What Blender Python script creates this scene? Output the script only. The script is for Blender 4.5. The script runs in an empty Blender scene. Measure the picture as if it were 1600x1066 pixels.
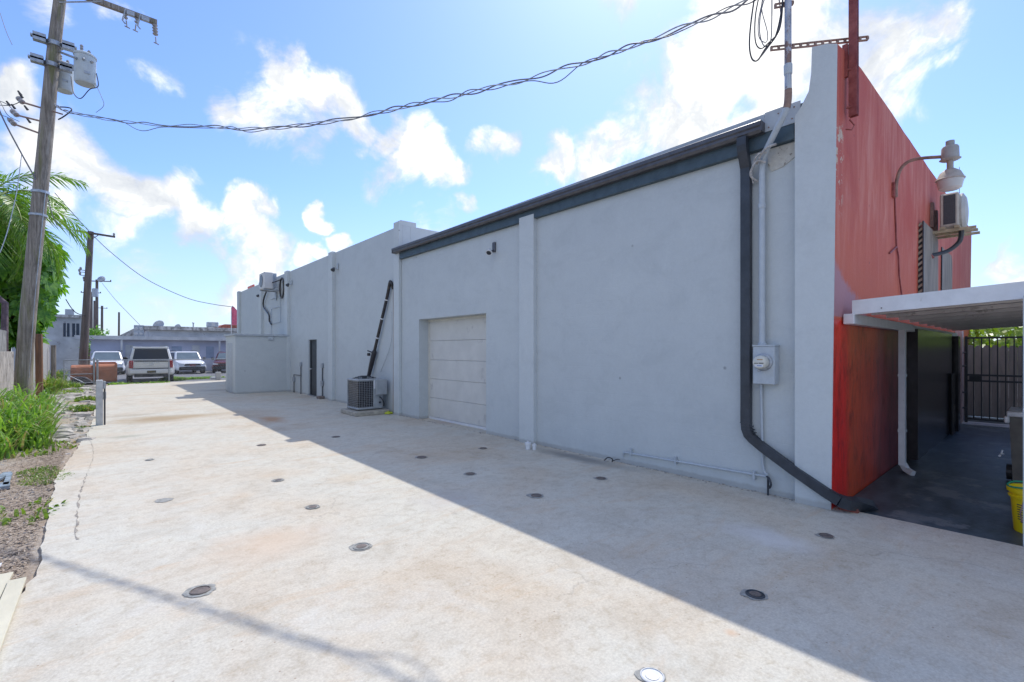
import bpy, math, random
from mathutils import Vector, Matrix
random.seed(7)
R=math.radians
scn=bpy.context.scene
COL=scn.collection
# ------------------------------------------------------------------ camera model
FPX=738.0; HY=548.0; VX=156.0; HC=1.65
TH=math.atan((800-VX)/FPX)
F2=(math.sin(TH),math.cos(TH)); R2=(math.cos(TH),-math.sin(TH))
cd=bpy.data.cameras.new('camera'); cam=bpy.data.objects.new('camera',cd); COL.objects.link(cam)
cam.location=(0,0,HC); cam.rotation_euler=(R(90),0,-TH)
cd.sensor_width=36; cd.lens=36*FPX/1600; cd.shift_y=(HY-533)/1600; cd.clip_start=.05; cd.clip_end=2000
scn.camera=cam
def ray(px,py):
    a=(px-800)/FPX; b=(HY-py)/FPX
    return (F2[0]+a*R2[0],F2[1]+a*R2[1],b)
def gp(px,py,z=0.):
    d=ray(px,py); t=(z-HC)/d[2]; return Vector((t*d[0],t*d[1],z))
def xp(px,py,x):
    d=ray(px,py); t=x/d[0]; return Vector((x,t*d[1],HC+t*d[2]))
def yp(px,py,y):
    d=ray(px,py); t=y/d[1]; return Vector((t*d[0],y,HC+t*d[2]))
# ------------------------------------------------------------------ materials
def ramp(nt,fac,stops):
    n=nt.nodes.new('ShaderNodeValToRGB'); e=n.color_ramp.elements
    while len(e)<len(stops): e.new(.5)
    for i,(p,c) in enumerate(stops):
        e[i].position=p; e[i].color=(*c,1) if len(c)==3 else c
    nt.links.new(fac,n.inputs[0]); return n.outputs[0]
def noise(nt,co,scale,detail=4,rough=.55,dist=0):
    n=nt.nodes.new('ShaderNodeTexNoise'); n.inputs['Scale'].default_value=scale
    n.inputs['Detail'].default_value=detail; n.inputs['Roughness'].default_value=rough; n.inputs['Distortion'].default_value=dist
    if co is not None: nt.links.new(co,n.inputs['Vector'])
    return n.outputs['Fac']
def mixc(nt,fac,a,b,mode='MIX'):
    n=nt.nodes.new('ShaderNodeMix'); n.data_type='RGBA'; n.blend_type=mode
    for s,v in ((n.inputs[0],fac),(n.inputs[6],a),(n.inputs[7],b)):
        if hasattr(v,'links'): nt.links.new(v,s)
        elif isinstance(v,(tuple,list)): s.default_value=(*v[:3],1)
        else: s.default_value=v
    return n.outputs[2]
def mth(nt,op,a,b=0.,c=None):
    n=nt.nodes.new('ShaderNodeMath'); n.operation=op
    for i,v in enumerate((a,b,c)):
        if v is None: continue
        if hasattr(v,'links'): nt.links.new(v,n.inputs[i])
        else: n.inputs[i].default_value=v
    return n.outputs[0]
def coords(nt,scale=(1,1,1),world=True):
    if world:
        g=nt.nodes.new('ShaderNodeNewGeometry'); o=g.outputs['Position']
    else:
        g=nt.nodes.new('ShaderNodeTexCoord'); o=g.outputs['Object']
    m=nt.nodes.new('ShaderNodeMapping'); m.inputs['Scale'].default_value=scale
    nt.links.new(o,m.inputs[0]); return m.outputs[0]
def newmat(name):
    m=bpy.data.materials.new(name); m.use_nodes=True; nt=m.node_tree
    return m,nt,nt.nodes['Principled BSDF']
def M(name,col,rough=.6,var=.12,scale=3.,bump=0.,bscale=40.,metal=0.,spec=.5,col2=None,stretch=(1,1,1),dirt=None,dscale=6,dcut=.62):
    m,nt,b=newmat(name); co=coords(nt,stretch)
    n=noise(nt,co,scale,5,.6)
    c2=col2 if col2 else tuple(max(0,c*(1-var)) for c in col)
    c1=col if col2 else tuple(min(1,c*(1+var)) for c in col)
    out=ramp(nt,n,[(.35,c2),(.65,c1)])
    if dirt:
        d=ramp(nt,noise(nt,coords(nt),dscale,6,.65),[(dcut,(0,0,0)),(dcut+.06,(1,1,1))])
        out=mixc(nt,d,out,dirt)
    nt.links.new(out,b.inputs['Base Color'])
    b.inputs['Roughness'].default_value=rough; b.inputs['Metallic'].default_value=metal
    b.inputs['Specular IOR Level'].default_value=spec
    if bump:
        bn=nt.nodes.new('ShaderNodeBump'); bn.inputs['Strength'].default_value=bump; bn.inputs['Distance'].default_value=.01
        nt.links.new(noise(nt,co,bscale,4,.6),bn.inputs['Height']); nt.links.new(bn.outputs[0],b.inputs['Normal'])
    return m
# ------------------------------------------------------------------ mesh builder
ORG={}
class MB:
    def __init__(s): s.v=[]; s.f=[]; s.mi=[]; s.cur=0
    def quadv(s,vs,faces):
        o=len(s.v); s.v+= [tuple(v) for v in vs]
        for f in faces: s.f.append([i+o for i in f]); s.mi.append(s.cur)
        return s
    def box(s,a,b,rot=0,piv=None,bev=0):
        x0,y0,z0=[min(p,q) for p,q in zip(a,b)]; x1,y1,z1=[max(p,q) for p,q in zip(a,b)]
        if bev:
            e=min(bev,(x1-x0)*.45,(y1-y0)*.45,(z1-z0)*.45)
            vs=[]; idx={}
            for i,(X,sx) in enumerate(((x0,1),(x1,-1))):
                for j,(Y,sy) in enumerate(((y0,1),(y1,-1))):
                    for k,(Z,sz) in enumerate(((z0,1),(z1,-1))):
                        idx[i,j,k]=len(vs)
                        vs+=[(X,Y+sy*e,Z+sz*e),(X+sx*e,Y,Z+sz*e),(X+sx*e,Y+sy*e,Z)]
            g=lambda i,j,k,a:idx[i,j,k]+a
            fs=[]
            for i in (0,1):
                q=[g(i,0,0,0),g(i,1,0,0),g(i,1,1,0),g(i,0,1,0)]; fs.append(q if i else q[::-1])
                q=[g(0,i,0,1),g(1,i,0,1),g(1,i,1,1),g(0,i,1,1)]; fs.append(q[::-1] if i else q)
                q=[g(0,0,i,2),g(1,0,i,2),g(1,1,i,2),g(0,1,i,2)]; fs.append(q if i else q[::-1])
            for i in (0,1):
                for j in (0,1):
                    q=[g(i,j,0,0),g(i,j,1,0),g(i,j,1,1),g(i,j,0,1)]; fs.append(q if (i^j) else q[::-1])
                    q=[g(i,0,j,0),g(i,1,j,0),g(i,1,j,2),g(i,0,j,2)]; fs.append(q[::-1] if (i^j) else q)
                    q=[g(0,i,j,1),g(1,i,j,1),g(1,i,j,2),g(0,i,j,2)]; fs.append(q if (i^j) else q[::-1])
            for k0 in idx:
                t=[idx[k0],idx[k0]+1,idx[k0]+2]; fs.append(t if sum(k0)%2==0 else t[::-1])
        else:
            vs=[(x0,y0,z0),(x1,y0,z0),(x1,y1,z0),(x0,y1,z0),(x0,y0,z1),(x1,y0,z1),(x1,y1,z1),(x0,y1,z1)]
            fs=[(0,3,2,1),(4,5,6,7),(0,1,5,4),(1,2,6,5),(2,3,7,6),(3,0,4,7)]
        if rot:
            c=math.cos(rot); n=math.sin(rot); px,py=piv if piv else ((x0+x1)/2,(y0+y1)/2)
            vs=[(px+(x-px)*c-(y-py)*n,py+(x-px)*n+(y-py)*c,z) for x,y,z in vs]
        return s.quadv(vs,fs)
    def tube(s,pts,r,seg=8,caps=True,rz=None):
        pts=[Vector(p) for p in pts]; n=len(pts)
        rs=r if isinstance(r,(list,tuple)) else [r]*n
        o=len(s.v); up=None
        for i,p in enumerate(pts):
            t=(pts[min(i+1,n-1)]-pts[max(i-1,0)])
            if t.length<1e-9: t=Vector((0,0,1))
            t.normalize()
            if up is None:
                up=Vector((0,0,1)) if abs(t.z)<.9 else Vector((0,1,0))
            u=t.cross(up)
            if u.length<1e-6: u=t.orthogonal()
            u.normalize(); w=u.cross(t); up=w
            for k in range(seg):
                a=2*math.pi*(k+.5 if seg==4 else k)/seg
                s.v.append(tuple(p+u*math.cos(a)*rs[i]*(rz or 1)+w*math.sin(a)*rs[i]))
        for i in range(n-1):
            for k in range(seg):
                k2=(k+1)%seg
                s.f.append([o+i*seg+k2,o+i*seg+k,o+(i+1)*seg+k,o+(i+1)*seg+k2]); s.mi.append(s.cur)
        if caps:
            s.f.append([o+k for k in range(seg)]); s.mi.append(s.cur)
            s.f.append([o+(n-1)*seg+k for k in reversed(range(seg))]); s.mi.append(s.cur)
        return s
    def lathe(s,base,prof,seg=20,axis=(0,0,1)):
        ax=Vector(axis).normalized(); b=Vector(base)
        pts=[b+ax*z for rr,z in prof]
        u=ax.orthogonal().normalized(); w=ax.cross(u)
        o=len(s.v)
        for (rr,z),p in zip(prof,pts):
            for k in range(seg):
                a=2*math.pi*k/seg; s.v.append(tuple(p+u*math.cos(a)*rr+w*math.sin(a)*rr))
        for i in range(len(prof)-1):
            for k in range(seg):
                k2=(k+1)%seg; s.f.append([o+i*seg+k,o+i*seg+k2,o+(i+1)*seg+k2,o+(i+1)*seg+k]); s.mi.append(s.cur)
        s.f.append([o+k for k in reversed(range(seg))]); s.mi.append(s.cur)
        s.f.append([o+(len(prof)-1)*seg+k for k in range(seg)]); s.mi.append(s.cur)
        return s
    def prism(s,poly,vec):
        n=len(poly); vec=Vector(vec); P=[Vector(p) for p in poly]
        vs=P+[p+vec for p in P]
        return s.quadv(vs,[list(range(n))[::-1],list(range(n,2*n))]+[[i,(i+1)%n,n+(i+1)%n,n+i] for i in range(n)])
    def quad(s,a,b,c,d): return s.quadv([a,b,c,d],[(0,1,2,3)])
    def each(s,name,mat,parent,**kw):
        par=list(range(len(s.v)))
        def find(a):
            while par[a]!=a: par[a]=par[par[a]]; a=par[a]
            return a
        for f in s.f:
            for k in f[1:]: par[find(k)]=find(f[0])
        groups={}
        for f in s.f: groups.setdefault(find(f[0]),[]).append(f)
        for g in groups.values():
            m=MB(); ids=sorted({i for f in g for i in f}); mp={a:b for b,a in enumerate(ids)}
            m.v=[s.v[i] for i in ids]; m.f=[[mp[i] for i in f] for f in g]; m.mi=[0]*len(g); o=m.build(name,mat,parent,**kw)
        return o
    def build(s,name,mat,parent=None,loc=None,smooth=False,bevel=0,rotz=0):
        me=bpy.data.meshes.new(name)
        if parent is not None: org=ORG[parent]
        else: org=Vector(loc) if loc is not None else Vector((0,0,0))
        c=math.cos(-rotz); n=math.sin(-rotz)
        vs=[]
        for v in s.v:
            x,y,z=v[0]-org[0],v[1]-org[1],v[2]-org[2]; vs.append((x,y,z))
        me.from_pydata(vs,[],s.f)
        for m in (mat if isinstance(mat,(list,tuple)) else [mat]): me.materials.append(m)
        if any(s.mi): me.polygons.foreach_set('material_index',s.mi)
        me.validate()
        import bmesh
        bm=bmesh.new(); bm.from_mesh(me); bmesh.ops.recalc_face_normals(bm,faces=bm.faces); bm.to_mesh(me); bm.free()
        if smooth:
            me.polygons.foreach_set('use_smooth',[True]*len(me.polygons))
            try: me.set_sharp_from_angle(angle=R(40))
            except Exception: pass
        o=bpy.data.objects.new(name,me); COL.objects.link(o)
        ORG[o]=org
        if parent is not None: o.parent=parent
        else: o.location=org
        if bevel:
            b=o.modifiers.new('bevel','BEVEL'); b.width=bevel; b.segments=2; b.limit_method='ANGLE'; b.angle_limit=R(40)
        return o
def tag(o,label,cat,group=None,kind=None):
    o['label']=label; o['category']=cat
    if group: o['group']=group
    if kind: o['kind']=kind
    return o
def thing(name,label,cat,loc,group=None):
    o=bpy.data.objects.new(name,None); COL.objects.link(o); o.location=loc; o.empty_display_size=.2
    ORG[o]=Vector(loc); return tag(o,label,cat,group)
def struct(o): o['kind']='structure'; return o
def sheet(name,poly,z,mat,thick=0,loc=(0,0,0)):
    m=MB()
    if thick: m.prism([(x,y,z-thick) for x,y in poly],(0,0,thick))
    else: m.quadv([(x,y,z) for x,y in poly],[list(range(len(poly)))])
    return m.build(name,mat,loc=loc)
def lerp(a,b,t): return Vector(a)*(1-t)+Vector(b)*t
def smooth_path(pts,n=6):
    P=[Vector(p) for p in pts]; out=[]
    for i in range(len(P)-1):
        p0=P[max(i-1,0)]; p1=P[i]; p2=P[i+1]; p3=P[min(i+2,len(P)-1)]
        for k in range(n):
            t=k/n; out.append(.5*((2*p1)+(-p0+p2)*t+(2*p0-5*p1+4*p2-p3)*t*t+(-p0+3*p1-3*p2+p3)*t**3))
    out.append(P[-1]); return out
# ------------------------------------------------------------------ light + sky
SV=Vector((.64,.385,1)).normalized()
sd=bpy.data.lights.new('sun','SUN'); sd.energy=1.75; sd.angle=R(.55); sd.color=(1,.955,.88)
so=bpy.data.objects.new('sun',sd); COL.objects.link(so); so.rotation_euler=SV.to_track_quat('Z','Y').to_euler()
so.location=(30,10,40)
w=bpy.data.worlds.new('World'); scn.world=w; w.use_nodes=True; nt=w.node_tree
for n in list(nt.nodes): nt.nodes.remove(n)
out=nt.nodes.new('ShaderNodeOutputWorld'); bg=nt.nodes.new('ShaderNodeBackground'); nt.links.new(bg.outputs[0],out.inputs[0])
sky=nt.nodes.new('ShaderNodeTexSky'); sky.sky_type='NISHITA'; sky.sun_disc=False
sky.sun_elevation=math.asin(SV.z); sky.sun_rotation=math.atan2(SV.x,SV.y)
sky.air_density=1.0; sky.dust_density=.6; sky.ozone_density=2.0
SKY=.15
tc=nt.nodes.new('ShaderNodeTexCoord'); D=tc.outputs['Generated']
# domain-warped direction for billowy edges
nz=nt.nodes.new('ShaderNodeTexNoise'); nz.inputs['Scale'].default_value=7; nz.inputs['Detail'].default_value=7; nt.links.new(D,nz.inputs['Vector'])
vm=nt.nodes.new('ShaderNodeVectorMath'); vm.operation='MULTIPLY_ADD'
sb=nt.nodes.new('ShaderNodeVectorMath'); sb.operation='SUBTRACT'; nt.links.new(nz.outputs['Color'],sb.inputs[0]); sb.inputs[1].default_value=(.5,.5,.5)
nt.links.new(sb.outputs[0],vm.inputs[0]); vm.inputs[1].default_value=(.20,.20,.20); nt.links.new(D,vm.inputs[2])
WD=vm.outputs[0]
blobs=[(5,130,60,1.2),(70,240,72,1.2),(140,275,72,1.2),(210,305,70,1.2),(275,300,60,1.2),(315,355,55,1.2),(338,385,38,1.2),(90,330,70,.9),(190,370,50,.75),(20,240,60,1),
 (455,95,55,1),(350,150,48,.9),(420,165,75,1),(500,160,70,1),(545,185,50,1),(470,210,60,.8),(235,140,30,.45),
 (605,205,50,1.1),(640,240,62,1.1),(690,265,46,1.1),(600,260,48,1),
 (415,325,34,1.15),(395,350,34,1.1),(428,395,54,1.15),(470,410,38,1.15),(385,440,50,.9),
 (508,342,21,1.15),(528,378,21,1.15),(502,395,19,1.1),(768,224,30,.85),
 (1100,120,110,1),(1010,175,85,1),(950,225,65,1),(880,240,52,1),(840,258,40,.95),(1200,60,150,1),(1350,60,110,1),(1430,50,60,.95),(1080,210,70,1),(960,25,50,.85),(1200,200,90,1),(1380,140,70,.9),(1450,110,40,.8),
 (1570,400,48,1),(1610,440,60,1),(1545,380,30,.85),(725,340,26,.8),(670,355,30,.8),(700,365,40,.7),
 (80,5,60,.6),(190,10,45,.6),(360,455,40,.75),(250,470,60,.5),(1750,330,90,.9),(1900,150,120,.9),(-150,200,120,.9),(-300,60,150,.8)]
acc=None
dots=[]
for (bx,by,br,amp) in blobs:
    c=Vector(ray(bx,by)).normalized(); e=(Vector(ray(bx+br,by)).normalized()-c).length; e2=(Vector(ray(bx,by-br)).normalized()-c).length
    dots.append((c,(e+e2)/2*1.0,amp))
for k in range(16):   # clouds on the sky half the photograph does not show
    a=TH+R(100)+R(160)*((k*.618)%1); el=R(12+60*((k*.37)%1))
    dots.append((Vector((math.sin(a)*math.cos(el),math.cos(a)*math.cos(el),math.sin(el))),.16+.12*((k*.73)%1),1))
for k in range(5):
    a=TH+R(-60+k*30); el=R(62)
    dots.append((Vector((math.sin(a)*math.cos(el),math.cos(a)*math.cos(el),math.sin(el))),.17,.9))
for (c,e,amp) in dots:
    dn=nt.nodes.new('ShaderNodeVectorMath'); dn.operation='DISTANCE'; nt.links.new(WD,dn.inputs[0]); dn.inputs[1].default_value=c
    mr=nt.nodes.new('ShaderNodeMapRange'); mr.interpolation_type='SMOOTHSTEP'
    nt.links.new(dn.outputs['Value'],mr.inputs['Value']); mr.inputs['From Min'].default_value=e*1.45; mr.inputs['From Max'].default_value=e*.25
    mr.inputs['To Min'].default_value=0; mr.inputs['To Max'].default_value=amp
    acc=mr.outputs[0] if acc is None else mth(nt,'MAXIMUM',acc,mr.outputs[0])
fine=noise(nt,D,6.5,10,.66,.5)
dens=mth(nt,'ADD',acc,mth(nt,'MULTIPLY',mth(nt,'SUBTRACT',fine,.5),2.6))
mr=nt.nodes.new('ShaderNodeMapRange'); mr.interpolation_type='SMOOTHSTEP'; nt.links.new(dens,mr.inputs['Value'])
mr.inputs['From Min'].default_value=.22; mr.inputs['From Max'].default_value=1.05
cover=mth(nt,'MULTIPLY',mr.outputs[0],ramp(nt,acc,[(.02,(0,0,0)),(.25,(1,1,1))]))
sh1=noise(nt,WD,7,8,.62)
cm=mth(nt,'ADD',sh1,mth(nt,'MULTIPLY',mr.outputs[0],.10))
shade=ramp(nt,cm,[(.42,(2.3,2.45,2.7)),(.54,(2.95,3.05,3.15)),(.66,(4.4,4.4,4.35))])
skyc=mixc(nt,1.0,sky.outputs[0],(.50,.585,.79),'MULTIPLY')
# thin veil of haze low down and scattered thin cirrus
sp=nt.nodes.new('ShaderNodeSeparateXYZ'); nt.links.new(D,sp.inputs[0])
veil=ramp(nt,sp.outputs[2],[(0,(.55,.55,.55)),(.30,(.0,.0,.0))])
skyc=mixc(nt,veil,skyc,(2.1,2.45,3.05))
colr=mixc(nt,cover,skyc,shade)
nt.links.new(colr,bg.inputs['Color']); bg.inputs['Strength'].default_value=SKY
w.cycles_visibility if False else None
vs=scn.view_settings
vs.view_transform='Standard'; vs.look='None'; vs.exposure=1.06; vs.gamma=1
# ------------------------------------------------------------------ ground materials
def concrete_mat():
    m,nt,b=newmat('worn_concrete'); co=coords(nt)
    big=noise(nt,co,.55,5,.6,.4); mid=noise(nt,co,2.3,7,.68,.5); fin=noise(nt,co,60,3,.7)
    sty=noise(nt,coords(nt,(.55,2.2,1)),1.6,6,.7,.8)
    c=ramp(nt,big,[(.3,(.53,.455,.355)),(.46,(.56,.518,.435)),(.58,(.56,.54,.47)),(.75,(.54,.465,.36))])
    c=mixc(nt,.7,c,ramp(nt,mid,[(.28,(.80,.77,.73)),(.5,(1,1,1)),(.72,(1.08,1.08,1.06))]),'MULTIPLY')
    c=mixc(nt,.8,c,ramp(nt,noise(nt,co,11,8,.8,.4),[(.34,(.80,.75,.68)),(.5,(1,1,1)),(.68,(1.07,1.07,1.06))]),'MULTIPLY')
    c=mixc(nt,ramp(nt,sty,[(.54,(0,0,0)),(.72,(.6,.6,.6))]),c,(.53,.40,.27))
    c=mixc(nt,ramp(nt,noise(nt,co,1.1,7,.7,1.2),[(.56,(0,0,0)),(.68,(.5,.5,.5))]),c,(.61,.595,.54))
    # aggregate specks and pitting
    v=nt.nodes.new('ShaderNodeTexVoronoi'); v.inputs['Scale'].default_value=70; nt.links.new(co,v.inputs['Vector'])
    spk=ramp(nt,v.outputs['Distance'],[(.10,(1,1,1)),(.2,(0,0,0))])
    spm=mth(nt,'MULTIPLY',spk,ramp(nt,noise(nt,co,1.7,5,.7),[(.48,(0,0,0)),(.62,(.8,.8,.8))]))
    c=mixc(nt,spm,c,(.36,.31,.26))
    v2=nt.nodes.new('ShaderNodeTexVoronoi'); v2.inputs['Scale'].default_value=9; nt.links.new(co,v2.inputs['Vector'])
    c=mixc(nt,ramp(nt,v2.outputs['Distance'],[(.03,(.8,.8,.8)),(.07,(0,0,0))]),c,(.30,.22,.16))
    c=mixc(nt,.5,c,ramp(nt,fin,[(.3,(.72,.70,.68)),(.7,(1.22,1.22,1.22))]),'MULTIPLY')
    v3=nt.nodes.new('ShaderNodeTexVoronoi'); v3.feature='DISTANCE_TO_EDGE'; v3.inputs['Scale'].default_value=.33
    wv=nt.nodes.new('ShaderNodeVectorMath'); wv.operation='MULTIPLY_ADD'; n9=nt.nodes.new('ShaderNodeTexNoise'); n9.inputs['Scale'].default_value=1.6; n9.inputs['Detail'].default_value=8; nt.links.new(co,n9.inputs['Vector'])
    nt.links.new(n9.outputs['Color'],wv.inputs[0]); wv.inputs[1].default_value=(.9,.9,0); nt.links.new(co,wv.inputs[2]); nt.links.new(wv.outputs[0],v3.inputs['Vector'])
    ck=mth(nt,'MULTIPLY',ramp(nt,v3.outputs['Distance'],[(.0006,(.3,.3,.3)),(.002,(0,0,0))]),ramp(nt,noise(nt,co,.7,3,.5),[(.5,(0,0,0)),(.56,(1,1,1))]))
    c=mixc(nt,ck,c,(.22,.19,.16))
    # local stains and soft grey patches
    for (p,rx,ry,col,amt) in ((gp(245,655),1.1,.9,(.34,.24,.13),.75),(gp(300,650),1.3,.5,(.38,.29,.18),.6),(gp(205,649),.8,.4,(.36,.29,.2),.5),(gp(200,682),.35,.25,(.28,.28,.2),.5),
        (gp(425,655),.35,.8,(.44,.24,.12),.75),(gp(300,627),.9,.6,(.42,.33,.24),.4),(gp(1144,989),.05,.05,(.60,.40,.26),.5),(gp(705,660),.45,.7,(.42,.33,.27),.7),
        (gp(660,615),.6,1.0,(.3,.29,.28),.3),(gp(700,780),.5,.5,(.45,.42,.4),.4),(gp(420,850),.6,.5,(.6,.45,.32),.5),(gp(900,715),.25,1.2,(.2,.2,.19),.75),(gp(1200,840),.3,.5,(.68,.68,.68),.5),(gp(335,610),.8,.7,(.25,.24,.23),.45)):
        mp=nt.nodes.new('ShaderNodeMapping'); mp.inputs['Location'].default_value=(-p.x/rx,-p.y/ry,0); mp.inputs['Scale'].default_value=(1/rx,1/ry,0)
        wv=nt.nodes.new('ShaderNodeVectorMath'); wv.operation='ADD'; nt.links.new(co,wv.inputs[0])
        nn=nt.nodes.new('ShaderNodeTexNoise'); nn.inputs['Scale'].default_value=3; nn.inputs['Detail'].default_value=5; nt.links.new(co,nn.inputs['Vector'])
        sc=nt.nodes.new('ShaderNodeVectorMath'); sc.operation='SCALE'; nt.links.new(nn.outputs['Color'],sc.inputs[0]); sc.inputs['Scale'].default_value=.8*min(rx,ry)
        s2=nt.nodes.new('ShaderNodeVectorMath'); s2.operation='SUBTRACT'; nt.links.new(sc.outputs[0],s2.inputs[0]); s2.inputs[1].default_value=(.4*min(rx,ry),)*3
        nt.links.new(s2.outputs[0],wv.inputs[1]); nt.links.new(wv.outputs[0],mp.inputs[0])
        ln=nt.nodes.new('ShaderNodeVectorMath'); ln.operation='LENGTH'; nt.links.new(mp.outputs[0],ln.inputs[0])
        f=ramp(nt,ln.outputs['Value'],[(.25,(amt,)*3),(1,(0,0,0))])
        c=mixc(nt,f,c,col)
    nt.links.new(c,b.inputs['Base Color']); b.inputs['Roughness'].default_value=.85; b.inputs['Specular IOR Level'].default_value=.3
    bn=nt.nodes.new('ShaderNodeBump'); bn.inputs['Strength'].default_value=.35; bn.inputs['Distance'].default_value=.008
    h=mth(nt,'ADD',mid,mth(nt,'MULTIPLY',fin,.4)); nt.links.new(h,bn.inputs['Height']); nt.links.new(bn.outputs[0],b.inputs['Normal'])
    return m
m_conc=concrete_mat()
def soil_mat():
    m,nt,b=newmat('dry_soil'); co=coords(nt)
    a=noise(nt,co,1.2,6,.7); bb=noise(nt,co,22,6,.75); cc=noise(nt,coords(nt,(1,.45,1)),9,6,.7,1)
    c=ramp(nt,bb,[(.3,(.17,.125,.09)),(.5,(.36,.29,.22)),(.7,(.56,.50,.42))])
    c=mixc(nt,ramp(nt,cc,[(.45,(0,0,0)),(.7,(.8,.8,.8))]),c,(.42,.33,.25))
    c=mixc(nt,ramp(nt,a,[(.5,(0,0,0)),(.7,(.6,.6,.6))]),c,(.5,.47,.42))
    nt.links.new(c,b.inputs['Base Color']); b.inputs['Roughness'].default_value=.95
    bn=nt.nodes.new('ShaderNodeBump'); bn.inputs['Strength'].default_value=.8; bn.inputs['Distance'].default_value=.03
    nt.links.new(bb,bn.inputs['Height']); nt.links.new(bn.outputs[0],b.inputs['Normal']); return m
m_soil=soil_mat()
m_asph=M('asphalt',(.17,.17,.175),.9,.18,1.2,.3,80,col2=(.13,.13,.14))
m_alley=M('dark_painted_floor',(.06,.085,.105),.42,.4,5,.3,30,dirt=(.15,.175,.19),dscale=1.7,dcut=.55,stretch=(.5,1,1))
# ground sheet
struct(sheet('ground',[(-300,-200),(400,-200),(400,500),(-300,500)],-.05,m_asph))
struct(sheet('verge',[(-4.5,-6),(.3,-6),(.3,31.2),(-4.5,31.2)],-.028,m_soil))
# driveway slab
edge=[(-.62,-8),(-.6,2.5),(-.46,3.95),(-.44,4.4),(-.36,4.9),(-.33,5.25),(-.37,5.5),(-.37,6.3),(-.41,7.1),(-.41,7.8),(-.43,8.4),(-.37,9.6),(-.30,10.7),(-.25,11.6),(-.17,12.1),(-.2,12.5),(-.17,13.4),(-.14,14.2),(-.1,17.6),(-.02,22),(.09,28.2),(.4,30.0)]
def jag(pts,a=.014,st=.11):
    o=[]
    for p,q in zip(pts[:-1],pts[1:]):
        L=math.hypot(q[0]-p[0],q[1]-p[1]); n=max(1,int(L/st)) if p[1]<16 and p[1]>0 else 1
        for k in range(n):
            t=k/n; o.append((p[0]+(q[0]-p[0])*t+random.uniform(-a,a),p[1]+(q[1]-p[1])*t))
    o.append(pts[-1]); return o
e2=jag(edge)
poly=[(5.86,-8),(5.86,1.8),(6.12,1.8),(6.12,29.3),(5.86,29.3),(5.86,30.6)]+[(1.3,30.55)]+e2[::-1]
struct(sheet('driveway',poly,0,m_conc,.045))
struct(sheet('alley_floor',[(5.864,-3.5),(18,-3.5),(18,1.5),(5.864,1.5)],-.012,m_alley,.03))
# crack between the pour and its edge strip
m_crack=M('crack_dirt',(.30,.27,.23),.95,.3,20)
mb=MB(); pts=[]; n=90
for i in range(n+1):
    y=5.6+ (13.9-5.6)*i/n; pts.append((-.125-.05*math.sin(y*1.1)+random.uniform(-.012,.012)-.06*max(0,(7-y))*.4,y,max(0,.0008+.004*abs(math.sin(i*1.7))*random.random()*(1 if i%7<5 else 0)+(.009 if y<8 and random.random()<.25 else 0))))
for (x,y,wd),(x2,y2,wd2) in zip(pts[:-1],pts[1:]): mb.quad((x-wd,y,.004),(x+wd,y,.004),(x2+wd2,y2,.004),(x2-wd2,y2,.004))
struct(mb.build('ground_crack',m_crack))
# low spots where the slab meets the wall: crumbly dirt line
mb=MB()
for i in range(240):
    y=random.uniform(1.5,11); x=5.8-abs(random.gauss(0,.035))-.01; s=random.uniform(.003,.011)
    mb.box((x-s,y-s,0),(x+s,y+s*1.4,s*.8),rot=random.random()*3)
tag(mb.build('dirt_crumbs',M('crumb',(.36,.33,.29),.95,.3,30)),'dry crumbs of dirt and mortar along the foot of the grey wall','debris',kind='stuff')
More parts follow.
